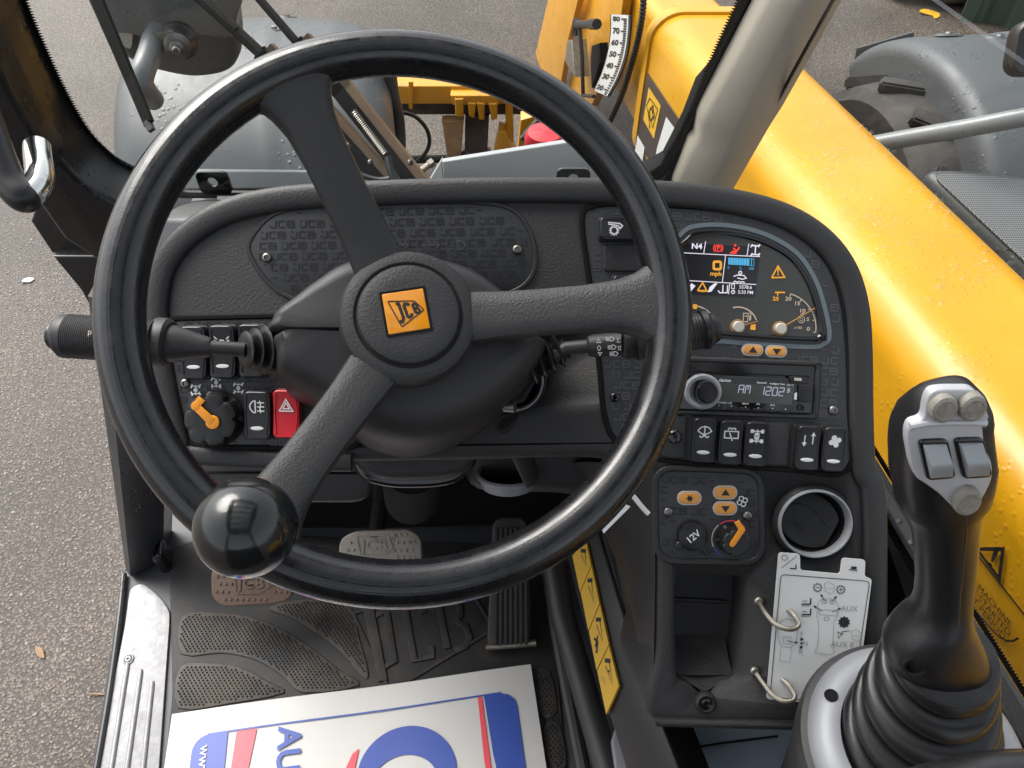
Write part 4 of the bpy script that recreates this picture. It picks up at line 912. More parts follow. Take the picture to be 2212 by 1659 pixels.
for x, y, r in ((425, 842, 25), (469, 826, 0), (517, 838, -20)):
    u, v = d2(x, y); st, fi = IC['steer']; mb.icon([st[0], st[3]], u, v, .0115, .0011, .0024, 0)
    for s_, ang in ((.3, rad(25)), (-.3, rad(-25) if r > 0 else (0 if r == 0 else rad(25)))):
        cx_, cy_ = u, v + s_ * .0115; mb.stroke([(cx_ - .0037, cy_), (cx_ + .0037, cy_)], .001, .0024)
        for q in (-1, 1): px_ = cx_ + q * .0037; mb.stroke([(px_ + .0017 * sin(ang), cy_ + .0019 * cos(ang)), (px_ - .0017 * sin(ang), cy_ - .0019 * cos(ang))], .0015, .0024)
mb.build('steer_mode_symbols', M['white'], lpn, DASH, smooth=0)

# --- right instrument panel film
rp = outline([(1262, 478), (1282, 452), (1340, 447), (1480, 452), (1600, 466), (1695, 497), (1768, 552), (1808, 630), (1824, 740), (1828, 880), (1826, 1010), (1700, 1008), (1450, 990), (1345, 955), (1312, 900), (1300, 790), (1280, 620)])
clus = spline(DASH.uvs([(1420, 560), (1470, 498), (1500, 481), (1570, 481), (1650, 499), (1722, 540), (1764, 600), (1786, 665), (1796, 725), (1780, 748), (1740, 757), (1560, 744), (1430, 728)]), 6, True)
rad_o = DASH.uvs([(1448, 772), (1772, 788), (1760, 906), (1440, 892)])
rowp = DASH.uvs([(1425, 895), (1815, 908), (1822, 1014), (1425, 990)])
colp = DASH.uvs([(1285, 470), (1385, 470), (1440, 660), (1330, 660)])
mb = MB(); mb.ringpoly(inset(ccw(rp), -.005), ccw(rp), .0, .003, .0012); mb.build('panel_surround', M['matt'], db, DASH)
mb = MB(); mb.poly(rp, -.002, .0014, .0006); rpn = mb.build('instrument_panel', M['panel'], db, DASH)
pattern(ccw(rp), [clus, rad_o, rowp, colp], rpn, M['print_sheen'], DASH, .0018, rot=rad(-2), h=.0062)  # whole panel uses the paler print with painted sky sheen
screw(1327, 858, rpn, DASH, .0015, m='gloss'); screw(1798, 886, rpn, DASH, .0015)
# horizontal switches at its left
rocker(1345, 497, 48, 104, rad(90), icon='gear', isz=.014)
rocker(1372, 622, 48, 104, rad(88), icon='shovel', lens=False, isz=.014)
u, v = d2(1360, 558); mb = MB(); mb.poly(rr(u - .024, v - .012, u + .024, v + .012, .003), .0, .004, .001); mb.build('blanking_plate', M['dash'], db, DASH)
# rocker row
SL = rad(-2.6)
mb = MB(); mb.poly(rpoly([d2(1416, 900), d2(1812, 912), d2(1820, 1012), d2(1420, 988)], .006), -.002, .0024, .0008); mb.build('switch_row_plate', M['dash'], db, DASH)
for x, y, ic in ((1514, 948, 'wiper'), (1571, 953, 'rearwash'), (1625, 956, 'diff'), (1735, 964, 'arrows'), (1791, 967, 'fan')): rocker(x, y, 50, 96, SL, icon=ic, isz=.0125)
for x, y in ((1455, 942), (1677, 958)):
    u, v = d2(x, y); F_ = DASH.sub(u, v, 0, SL); mb = MB(); mb.poly(rr(-.0105, -.0195, .0105, .0195, .003), 0, .0042, .001); mb.build('blanking_plate', M['dash'], db, F_)
    if x < 1500:
        mb = MB(); mb.lathe([(.0066, .004), (.0064, .006), (.005, .0072), (.0022, .0074), (.0016, .0064), (0, .0064)], 20); mb.build('push_switch', M['gloss'], db, F_)

# --- climate panel
cp = rpoly(DASH.uvs([(1420, 1016), (1636, 1024), (1640, 1208), (1424, 1204)]), .016, 6)
mb = MB(); mb.ringpoly(inset(clean(ccw(cp)), -.006), clean(ccw(cp)), .0, .003, .0014); mb.build('panel_surround', M['dashlip'], db, DASH)
mb = MB(); mb.poly(cp, -.002, .0014, .0006); cpn = mb.build('climate_panel', M['panel'], db, DASH)
pattern(clean(ccw(cp)), [ell(*d2(1493, 1154), .018, .018), ell(*d2(1577, 1165), .019, .019), rr(*d2(1455, 1095), *d2(1520, 1055), .001), rr(*d2(1535, 1115), *d2(1595, 1045), .001)], cpn, M['print_dark'], DASH, .0018, rot=rad(-2))
screw(1442, 1105, cpn, DASH, .0015); screw(1613, 1113, cpn, DASH, .0015)
def pushbtn(x, y, wpx, hpx, sym, par, rot=0):
    u, v = d2(x, y); F_ = DASH.sub(u, v, .0014, rot); w, h = wpx * PX, hpx * PX
    mb = MB(); mb.ringpoly(rr(-w / 2, -h / 2, w / 2, h / 2, h * .48, 7), rr(-w / 2 + .0018, -h / 2 + .0018, w / 2 - .0018, h / 2 - .0018, h * .48 - .0018, 7), 0, .0012, .0004); mb.build('button_ring', M['btnring'], par, F_)
    mb = MB(); mb.poly(rr(-w / 2 + .0016, -h / 2 + .0016, w / 2 - .0016, h / 2 - .0016, h * .48 - .0016, 7), 0, .0020, .0008); b_ = mb.build('push_button', M['orangebtn'], par, F_)
    mb = MB(); s_ = .0044
    if sym == 'up': mb.flat([(-s_ * .9, -s_ * .55), (s_ * .9, -s_ * .55), (0, s_ * .75)], .0024)
    elif sym == 'down': mb.flat([(-s_ * .9, s_ * .55), (s_ * .9, s_ * .55), (0, -s_ * .75)], .0024)
    else:
        st, fi = IC['snow']; mb.icon(st, 0, 0, .0085, .0009, .0024)
    mb.build('button_symbol', M['ink'], par, F_, smooth=0)
pushbtn(1488, 1075, 53, 31, 'snow', cpn); pushbtn(1565, 1063, 53, 31, 'up', cpn); pushbtn(1565, 1097, 53, 31, 'down', cpn)
printi('fanline', cpn, DASH, *d2(1602, 1082), .011, .0009, .0022, 'white')
u, v = d2(1493, 1155); F_ = DASH.sub(u, v, .0014)
mb = MB(); mb.lathe([(.0140, 0), (.0140, .004), (.0132, .0062), (.011, .0070), (0, .0072)], 36); mb.lathe([(.004, .0), (.004, .005), (.003, .0062), (0, .0064)], 16, c=(-.0125, -.0085, 0)); mb.poly([(.008, -.011), (.011, -.009), (.0165, -.0175), (.013, -.019)], 0, .003, .0006); sk = mb.build('power_socket_cap', M['rubber'], db, F_)
mb = MB(); mb.text('12V', .0062, 0, 0, .0076, rot=rad(40), bold=.02); mb.build('lettering', M['white'], sk, F_, smooth=0)
kb, kf = knob(1577, 1162, 31 * PX, .019, 6)
F2 = Fr(kf.p(0, 0, .0195), kf.z); a, b, c = F2.uv(1581, 1176), F2.uv(1602, 1144), F2.uv(1591, 1126)
mb = MB(); mb.poly(ell(*a, .0022, .0022, 12), 0, .0016, .0004); limb(mb, a, b, .0024, .0026, .0002, .0017); mb.poly(ell(*b, .0029, .0029, 12), .0001, .0018, .0004); limb(mb, b, c, .0025, .0025, .0001, .0016); mb.build('pointer', M['orange'], kb, F2)
u, v = d2(1576, 1163)
for a0, a1, m_ in ((40, 125, 'redprint'), (130, 205, 'btnring'), (210, 245, 'g_blue')):
    mb = MB(); mb.stroke(ell(u, v, .0172, .0172, 14, a0, a1), .0011, .0024); mb.build('temperature_arc', M[m_] if m_ != 'g_blue' else M['blue'], cpn, DASH, smooth=0)

# --- round air vents
def vent(x, y, rpx, sq=1.0, rot=rad(-30), fr=DASH):
    u, v = fr.uv(x, y); F_ = fr.sub(u, v, .0); R_ = rpx * PX
    mb = MB(); mb.lathe([(R_ * 1.09, -.002), (R_ * 1.10, .003), (R_ * 1.03, .007), (R_ * 1.0, .006)], 48, sy=sq, cap=False); mb.build('vent_collar', M['dashlip'], db, F_)
    mb = MB(); mb.lathe([(R_ * 1.01, .003), (R_ * 1.0, .009), (R_ * .975, .0105), (R_ * .945, .0105), (R_ * .915, .008), (R_ * .90, .002), (R_ * .89, -.006)], 48, sy=sq, cap=False); rg = mb.build('vent_ring', M['silverpaint'], db, F_)
    mb = MB(); mb.lathe([(R_ * .90, .0), (R_ * .87, -.004), (R_ * .80, -.014), (R_ * .5, -.026), (0, -.028)], 40, sy=sq, cap=False); bw = mb.build('vent_bowl', M['matt'], db, F_)
    F3 = Fr(F_.p(0, R_ * .0, -.009), F_.z - F_.x * .18 + F_.y * .16, F_.x * cos(rot) + F_.y * sin(rot))
    mb = MB(); mb.pillow([(max(-R_ * .70, min(R_ * .72, R_ * .84 * cos(rad(a)))), R_ * .82 * sin(rad(a)) * sq) for a in range(0, 360, 6)], -.003, .005, ((1, 0), (1, .6), (.97, .9), (.92, 1), (.5, .8))); fp = mb.build('vent_flap', M['black'], bw, F3)
    mb = MB(); mb.tube([(R_ * (-.62 + 1.2 * k / 14), R_ * (.10 + .22 * sin(pi * (k / 14) ** .8)), .0024) for k in range(15)], .0010, 6); mb.build('flap_crease', M['dashlip'], bw, F3)
    for k in range(4):
        mb = MB(); mb.tube([(R_ * (-.30 + .03 * k), -R_ * (.18 + .05 * k), .0020), (R_ * (-.08 + .03 * k), -R_ * (.20 + .05 * k), .0020)], .0005, 5); mb.build('grip_line', M['dashlip'], bw, F3)
vent(1754, 1127, 80, .93)
vent(1108, 822, 66, 1.0)
UF = Fr(at(1095, 1022, .80), (0, -.15, 1))
# --- storage pocket with moulded wall, spout and bolt
pk = DASH.uvs([(1456, 1240), (1618, 1244), (1614, 1330), (1598, 1472), (1556, 1482), (1536, 1505), (1512, 1505), (1492, 1482), (1462, 1472), (1455, 1330)])
pk = clean(ccw(rpoly(pk, .010, 4))); bx_ = lambda p, s: [(x * 1.0, y) for x, y in p]
mb = MB(); pin = inset(pk, .006)
# recess is carved into the body below
cut = MB(); cut.poly(inset(pk, .0), -.055, .03); 
for vx, vy, vr, vs in ((1754, 1127, 80, .93), (1108, 822, 66, 1.0)): u, v = d2(vx, vy); cut.poly(ell(u, v, vr * PX * .93, vr * PX * .93 * vs, 40), -.05, .03)
co = cut.build('pocket_cutter', None, None, DASH)
bo = body.modifiers.new('cut', 'BOOLEAN'); bo.operation = 'DIFFERENCE'; bo.object = co; bo.solver = 'EXACT'
dg = bpy.context.evaluated_depsgraph_get(); me = bpy.data.meshes.new_from_object(body.evaluated_get(dg)); body.modifiers.clear(); body.data = me
bpy.data.objects.remove(co)
mb = MB(); mb.poly(inset(pk, -.002), -.058, -.050); mb.build('pocket_back', M['dash'], db, DASH)
u, v = d2(1534, 1337); mb = MB(); mb.tube([(*d2(1460, 1332), -.048), (*d2(1530, 1334), -.048), (*d2(1600, 1338), -.048)], .0022, 8); mb.build('pocket_rib', M['dashlip'], db, DASH)
mb = MB(); q0 = [(*d2(x, y), z) for x, y, z in ((1466, 1415, -.050), (1530, 1412, -.050), (1596, 1418, -.050))]; q1 = [(*d2(x, y), z) for x, y, z in ((1470, 1470, -.012), (1524, 1500, -.004), (1590, 1470, -.012))]
mb.loft([q0, q1, [(a, b, -.056) for a, b, c in q1], [(a, b, -.056) for a, b, c in q0]], True, (True, True)); mb.build('pocket_ramp', M['dash'], db, DASH)
u, v = d2(1523, 1516); mb = MB(); mb.lathe([(.0105, -.001), (.0100, .003), (.0075, .0045), (.0055, .003)], 28, c=(u, v, 0), cap=False); mb.build('bolt_collar', M['dashlip'], db, DASH); mb = MB(); mb.lathe([(.0056, .0025), (.0052, .005), (.003, .0055), (.0024, .003), (0, .003)], 20, c=(u, v, 0)); mb.build('bolt', M['gloss'], db, DASH)
# --- console flank, lower sill and under-dash panels
mb = MB(); fr_ = [dw(x, y, -.004) for x, y in ((1416, 1010), (1417, 1120), (1417, 1240), (1415, 1360), (1413, 1470), (1412, 1562))]
bk_ = [at(x, y, d) for x, y, d in ((1225, 1000, .86), (1290, 1110, .90), (1330, 1210, .93), (1352, 1330, .95), (1372, 1450, .96), (1392, 1552, .93))]
rings = []
for a, b in zip(fr_, bk_): rings.append([tuple(a), tuple(lerp(a, b, .33) + Vector((-.008, 0, .004))), tuple(lerp(a, b, .7) + Vector((-.004, 0, .004))), tuple(b), tuple(b + Vector((.012, .006, 0))), tuple(a + Vector((.006, .006, -.004)))])
mb.loft(rings); mb.build('console_flank', M['shroud'], db)
mb = MB(); mb.poly(rpoly([d2(1408, 1548), d2(1880, 1560), d2(1880, 1578), d2(1412, 1566)], .003), -.10, .006, .004); mb.build('console_lower_edge', M['dash'], db, DASH)
DL = Fr(at(600, 1040, .76), (0, -cos(rad(40)), sin(rad(40))))
mb = MB(); mb.poly(rpoly(DL.uvs([(400, 985), (800, 985), (800, 1090), (640, 1090), (420, 1070)]), .02), -.04, 0, .008); mb.build('under_dash_panel', M['shroud'], db, DL)
mb = MB(); mb.tube([(*DL.uv(415, 1020), .001), (*DL.uv(770, 1022), .001)], .0012, 6); mb.build('panel_seam', M['matt'], db, DL)
DC = Fr(at(1150, 940, .84), (0, -cos(rad(40)), sin(rad(40))))
mb = MB(); mb.poly(rpoly(DC.uvs([(1000, 870), (1440, 800), (1440, 1120), (1330, 1100), (1230, 1075), (1000, 1070)]), .03), -.05, 0, .02); mb.build('under_dash_panel', M['shroud'], db, DC)
mb = MB(); u, v = DC.uv(1097, 1022); F_ = Fr(DC.p(u, v, .010), (0, .50, .86)); mb.lathe([(.034, .0), (.0345, .004), (.0325, .006), (.031, .003), (.030, -.01)], 40, ax=F_, cap=False); mb.build('vent_ring', M['silverpaint'], db); mb = MB(); mb.lathe([(.031, .001), (.029, -.004), (0, -.006)], 32, ax=F_, cap=False); mb.build('vent_bowl', M['gloss'], db)
# --- shelf behind the dashboard lip
mb = MB(); mb.box((-.405, .56, .535), (.27, .80, .563)); mb.build('top_shelf', M['greytrim'], db)
mb = MB(); q = [(470, 427), (600, 425), (600, 452), (470, 455)]; pz = [onz(x, y, .567) for x, y in q]; SH = Fr((0, .7, .566), (0, 0, 1)); mb.poly([SH.loc(p)[:2] for p in pz], -.002, .004, .001); sv = mb.build('shelf_vent', M['greytrim'], db, SH)
mb = MB(); mb.poly([SH.loc(onz(x, y, .567))[:2] for x, y in ((505, 430), (560, 428), (560, 444), (502, 446))], .003, .0052); mb.build('vent_slot', M['matt'], sv, SH)
mb = MB(); mb.poly(spline([SH.loc(onz(x, y, .563))[:2] for x, y in ((335, 520), (370, 470), (430, 448), (520, 448), (560, 470), (520, 520), (400, 560))], 5, True), -.01, .012, .01); mb.build('shelf_hump', M['black'], db, SH)
LT = Fr(at(345, 700, .80), (-.2, -.75, .55)); mb = MB(); mb.poly(rpoly(LT.uvs([(300, 470), (420, 470), (420, 860), (340, 870), (310, 700)]), .01), -.03, 0, .006); mb.build('side_trim', M['greytrim'], db, LT)

# ================================================================ instrument cluster
ic = thing('instrument_cluster', 'D-shaped instrument cluster with colour screen and amber dials', 'instrument', dw(1640, 640))
CL = DASH.sub(0, 0, .0014); cu_ = CL.uv
line = spline(CL.uvs([(1425, 560), (1468, 502), (1500, 484), (1570, 482), (1650, 500), (1722, 541), (1764, 600), (1786, 665), (1796, 725), (1782, 746), (1742, 754), (1560, 742), (1430, 728)]), 6, True)
line = clean(ccw(line))
mb = MB(); mb.ringpoly(line, inset(line, .0040), 0, .0008); mb.build('border_line', M['ringline'], ic, CL, smooth=0)
face = clean(ccw(inset(line, .0075)))
mb = MB(); mb.ringpoly(face, inset(face, .004), 0, .0030, .0012); mb.build('bezel', M['gloss'], ic, CL)
fc = inset(face, .0032)
mb = MB(); mb.poly(fc, -.001, .0012); fcp = mb.build('face', M['screen'], ic, CL, smooth=0)
mb = MB(); mb.poly(CL.uvs([(1440, 524), (1643, 534), (1628, 642), (1430, 632)]), .0008, .0016); lcd = mb.build('display_screen', M['lcd'], ic, CL, smooth=0)
Z = .0022
def gtext(t, x, y, hpx, m, par=lcd, rot=SL, bold=.01, sx=1.0, name='display_text', align='CENTER'):
    mb = MB(); mb.text(t, hpx * PX, *cu_(x, y), Z, rot=rot, bold=bold, sx=sx, align=align); return mb.build(name, M[m], par, CL, smooth=0)
mb = MB()
for a, b in (((1523, 522), (1519, 547)), ((1440, 545), (1640, 555)), ((1616, 527), (1612, 553)), ((1566, 552), (1559, 610)), ((1440, 604), (1632, 615)), ((1575, 613), (1572, 636))): mb.stroke([cu_(*a), cu_(*b)], .0007, Z)
mb.text('N4', 11 * PX, *cu_(1504, 533), Z, rot=SL, bold=.03, sx=1.15)
u, v = cu_(1630, 541); mb.icon([[(0, -.4), (0, .4)], [(-.35, .42), (.35, .42)], [(-.35, -.42), (.35, -.42)]], u, v, .0095, .0011, Z, SL)
for s_ in (-1, 1):
    for q in (-1, 1): mb.stroke([(u + q * .0034 + .0008, v + s_ * .004 + .0013), (u + q * .0034 - .0008, v + s_ * .004 - .0013)], .0012, Z)
u, v = cu_(1597, 598); mb.icon([circ(0, .3, .12, 8), [(-.5, 0), (-.2, .12), (.3, .1), (.5, -.1), (.2, -.2), (-.2, -.1)], [(-.5, -.45), (-.35, -.38), (-.2, -.45), (-.05, -.38), (.1, -.45), (.25, -.38), (.4, -.45)]], u, v, .0115, .0009, Z, SL)
u, v = cu_(1538, 622); mb.icon([], u, v, .0085, .001, Z, SL, [[(-.5, -.5), (-.1, -.4), (.5, .5), (.2, .5), (-.3, .1)]])
u, v = cu_(1560, 624); mb.icon([[(-.5, -.2), (-.3, -.45), (.5, -.4), (.5, .4)], [(.0, -.4), (0, .4)]], u, v, .0085, .001, Z, SL)
mb.text('5578.6', 7 * PX, *cu_(1609, 621), Z, rot=SL, bold=.01); mb.text('5:33 PM', 7 * PX, *cu_(1609, 632), Z, rot=SL, bold=.01)
u, v = cu_(1582, 631); mb.icon([circ(0, 0, .45, 10), [(0, .3), (0, 0), (.2, 0)]], u, v, .0036, .0006, Z); u, v = cu_(1582, 619); mb.icon([[(-.3, -.5), (-.3, .5), (.3, .5), (.3, -.5), (-.3, -.5)]], u, v, .0042, .0006, Z)
u, v = cu_(1492, 621); mb.icon([], u, v, .0075, .001, Z, SL, [[(-.5, -.3), (0, -.5), (.5, .2), (0, .5)]])
mb.build('screen_symbols', M['g_white'], lcd, CL, smooth=0)
mb = MB(); u, v = cu_(1550, 537); mb.icon([circ(0, 0, .34, 14), circ(0, 0, .5, 6, 130, 230), circ(0, 0, .5, 6, -50, 50)], u, v, .0085, .0008, Z); mb.text('P', .0040, u, v, Z, bold=.02)
u, v = cu_(1586, 538); mb.icon([[(-.15, .1), (.05, -.15), (.3, -.15), (.45, .2)], [(-.5, -.45), (.2, -.45)], [(-.3, -.3), (.1, -.3), (.3, -.15)]], u, v, .0085, .0014, Z, SL, [circ(0, .36, .14, 8)[:-1]])
mb.build('red_warning_symbols', M['g_red'], lcd, CL, smooth=0)
mb = MB(); u, v = cu_(1548, 574); mb.stroke(clean(rr(u - .0032, v - .0034, u + .0032, v + .0034, .0012, 3)), .0022, Z, True); mb.text('mph', 8.5 * PX, *cu_(1545, 592), Z, rot=SL, bold=.03, sx=1.15)
u, v = cu_(1516, 620); mb.icon([tri(.9)], u, v, .0095, .0012, Z, SL); mb.text('AUX', 5 * PX, *cu_(1516, 629), Z, rot=SL, bold=.02)
mb.build('amber_readout', M['g_amber'], lcd, CL, smooth=0)
mb = MB()
for k in range(10):
    x0 = 1572 + 5.6 * k; y0 = 557 + .28 * k; P_ = CL.uvs([(x0, y0), (x0 + 4.8, y0 + .24), (x0 + 4.5, y0 + 15.2), (x0 - .3, y0 + 15)])
    if k < 8: mb.flat(P_, Z)
    else: mb.stroke(P_, .0004, Z, True)
mb.text('0', 5.5 * PX, *cu_(1572, 579), Z, rot=SL); mb.text('%', 5.5 * PX, *cu_(1598, 580), Z, rot=SL); mb.text('100', 5.5 * PX, *cu_(1621, 581), Z, rot=SL)
mb.build('level_bar', M['g_blue'], lcd, CL, smooth=0)
mb = MB(); u, v = cu_(1679, 588); mb.icon([tri(.95)], u, v, .0125, .0012, Z, rad(2)); mb.text('!', .006, u, v, Z, bold=.02); mb.text('25', 8 * PX, *cu_(1674, 646), Z, rot=SL, bold=.025, sx=1.2); mb.stroke([cu_(1672, 632), cu_(1694, 632)], .0012, Z); mb.stroke([cu_(1678, 632), cu_(1678, 639)], .001, Z)
mb.flat(CL.uvs([(1620, 702), (1631, 700), (1630, 713), (1619, 712)]), Z); mb.flat(CL.uvs([(1496, 657), (1505, 658), (1504, 668), (1496, 667)]), Z); mb.build('amber_marks', M['g_amber'], fcp, CL, smooth=0)
mb = MB()
u, v = cu_(1683, 710); R_ = 77 * PX; mb.stroke(ell(u, v, R_, R_, 24, 74, -6), .0009, Z)
for k, (t, x, y) in enumerate((('20', 1701, 646), ('15', 1720, 656), ('10', 1731, 672), ('5', 1743, 690), ('0', 1744, 711))):
    mb.text(t, 8 * PX, *cu_(x, y), Z, rot=SL, bold=.02, sx=1.2); an = rad(74 - 80 * k / 4); mb.stroke([(u + R_ * cos(an), v + R_ * sin(an)), (u + R_ * .93 * cos(an), v + R_ * .93 * sin(an))], .0008, Z)
u2, v2 = cu_(1592, 706); mb.stroke(ell(u2, v2, 42 * PX, 42 * PX, 16, 105, 20), .0012, Z)
u3, v3 = cu_(1499, 704); mb.stroke(ell(u3, v3, 42 * PX, 42 * PX, 16, 105, 20), .0012, Z)
x, y = cu_(1610, 685); mb.icon([[(-.3, -.5), (-.3, .4), (.2, .4), (.2, -.5), (-.3, -.5)], [(.2, .1), (.4, .1), (.4, -.3), (.5, -.3), (.5, .35), (.3, .5)], [(-.2, .1), (.1, .1)]], x, y, .0085, .0008, Z, SL)
x, y = cu_(1729, 690); mb.icon([circ(0, 0, .4, 12), circ(0, 0, .18, 8), [(-.1, .5), (.25, .75)]], x, y, .008, .0008, Z); mb.text('x100', 5.5 * PX, *cu_(1722, 708), Z, rot=SL, bold=.01, sx=1.1)
mb.build('dial_marks', M['cream'], fcp, CL, smooth=0)
for (hx, hy), (nx, ny) in (((1683, 710), (1758, 666)), ((1592, 706), (1635, 694)), ((1499, 704), (1470, 690))):
    a, b = cu_(hx, hy), cu_(nx, ny); nd = MB(); limb(nd, a, b, .0008, .0004, .0026, .0036); n_ = nd.build('needle', M['amberdim'], ic, CL)
    mb = MB(); mb.lathe([(.0068, .0012), (.0068, .0022), (.0058, .0026)], 26, c=(*a, 0), cap=False); mb.build('needle_ring', M['g_amber'] if False else M['amberdim'], n_, CL)
    mb = MB(); mb.lathe([(.0054, .002), (.0052, .0056), (.0044, .0064), (0, .0066)], 26, c=(*a, 0)); mb.build('needle_hub', M['btnring'], n_, CL)
for x, y, s_ in ((1624, 756, 'up'), (1675, 759, 'down')): pushbtn(x, y, 47, 26, s_, ic, SL)

# ================================================================ radio
ra = thing('car_radio', 'black car radio with silver volume ring set in the console', 'radio', dw(1610, 850))
RF = DASH.sub(*d2(1606, 842), .0, SL); ru = RF.uv
q = clean(rpoly(RF.uvs([(1446, 768), (1772, 780), (1764, 906), (1440, 894)]), .004, 3)); q = ccw(q)
mb = MB(); mb.ringpoly(q, inset(q, .0052), 0, .0052, .0016); mb.build('mounting_bezel', M['dash'], ra, RF)
mb = MB(); mb.poly(inset(q, .0048), 0, .0022); mb.build('front_chassis', M['gloss'], ra, RF, smooth=0)
fp_ = RF.uvs([(1462, 806), (1752, 818), (1746, 893), (1460, 884)])
mb = MB(); mb.poly(rpoly(fp_, .003), .002, .0058, .0014); face_ = mb.build('faceplate', M['gloss'], ra, RF)
mb = MB(); mb.poly(RF.uvs([(1466, 800), (1745, 812), (1745, 814.5), (1466, 802.5)]), .002, .004); mb.build('disc_slot', M['matt'], ra, RF)
u, v = ru(1514, 845); mb = MB(); mb.lathe([(.0165, .0055), (.0162, .0075), (.0145, .0085), (.0115, .0078), (.0112, .006)], 40, c=(u, v, 0), sx=1.06, cap=False); rg_ = mb.build('silver_ring', M['silverpaint'], ra, RF)
mb = MB(); mb.lathe([(.0112, .0055), (.0112, .010), (.0096, .0145), (.0088, .0165), (.0084, .0172), (0, .0168)], 40, c=(*ru(1520, 846), 0)); mb.build('volume_knob', M['gloss'], ra, RF)
mb = MB(); mb.poly(RF.uvs([(1552, 826), (1711, 834), (1704, 873), (1548, 866)]), .0055, .0064); rd = mb.build('display_window', M['lcdgrey'], ra, RF, smooth=0)
SEG = {'A': 'abcefg', '1': 'bc', '2': 'abged', '0': 'abcdef', 'M': 'efabcm', '3': 'abgcd'}
def seg(mb, ch, u, v, h, w):
    sl_ = .12 * h; P_ = {'a': ((0, 1), (1, 1)), 'b': ((1, 1), (1, .5)), 'c': ((1, .5), (1, 0)), 'd': ((0, 0), (1, 0)), 'e': ((0, 0), (0, .5)), 'f': ((0, .5), (0, 1)), 'g': ((0, .5), (1, .5)), 'm': ((.5, 1), (.5, .5))}
    for s_ in SEG[ch]:
        (x0, y0), (x1, y1) = P_[s_]; mb.stroke([(u + x0 * w + y0 * sl_, v + y0 * h), (u + x1 * w + y1 * sl_, v + y1 * h)], .0008, .0068)
mb = MB(); h_ = .0072
for ch, x, y in (('A', 1590, 848), ('M', 1604, 849), ('1', 1634, 851), ('2', 1648, 852), ('0', 1662, 853), ('2', 1676, 853.5)): seg(mb, ch, *ru(x, y), h_, .0042)
seg(mb, '3', *ru(1694, 846), .003, .002); mb.build('display_digits', M['g_radio'], rd, RF, smooth=0)
mb = MB()
for t, x, y, h in (('clarion', 1562, 821, 6.5), ('Bluetooth', 1641, 826, 3.6), ('Intelligent Tune', 1674, 828.5, 3.6), ('CZ315E', 1702, 831, 3.2), ('FOLDER / CD', 1562, 869, 3.6), ('MENU', 1606, 871, 3.6), ('SCN', 1664, 874, 3.6)): mb.text(t, h * PX, *ru(x, y), .0061, bold=.015)
for k, (x, y) in enumerate(((1549, 875), (1576, 877), (1606, 879.5), (1633, 881), (1664, 882.5), (1692, 883.5))): mb.text(str(k + 1), 4.5 * PX, *ru(x, y), .0061, bold=.02)
mb.stroke([ru(1629, 873), ru(1637, 869)], .0005, .0061); mb.stroke([ru(1629, 869), ru(1637, 873)], .0005, .0061)
mb.build('lettering', M['white'], face_, RF, smooth=0)
mb = MB(); mb.poly(RF.uvs([(1698, 812), (1735, 813), (1741, 828), (1702, 827)]), .005, .0078, .001); mb.build('eject_button', M['black'], ra, RF)
mb = MB(); mb.poly(RF.uvs([(1709, 815), (1724, 816), (1725, 822), (1709, 821)]), .0078, .0081); mb.build('eject_mark', M['btnring'], ra, RF, smooth=0)
mb = MB(); mb.poly(RF.uvs([(1719, 830), (1748, 831), (1744, 868), (1718, 867)]), .005, .008, .001); mb.build('port_door', M['black'], ra, RF)
mb = MB(); mb.poly(RF.uvs([(1711, 848), (1716, 847), (1715, 862), (1710, 862)]), .0058, .0068); mb.build('light_strip', M['lens'], ra, RF)
mb = MB(); mb.lathe([(.0034, .0055), (.0032, .0075), (.0018, .0075), (.0016, .006), (0, .006)], 18, c=(*ru(1725, 880), 0)); mb.build('audio_jack', M['black'], ra, RF)
for k in range(6):
    x = 1549 + 28.6 * k; y = 878 + 1.7 * k; mb = MB(); mb.poly(RF.uvs([(x - 12, y - 3), (x + 10, y - 2), (x + 7, y + 5), (x - 14, y + 4)]), .005, .0062, .0004); mb.build('preset_button', M['black'], ra, RF)

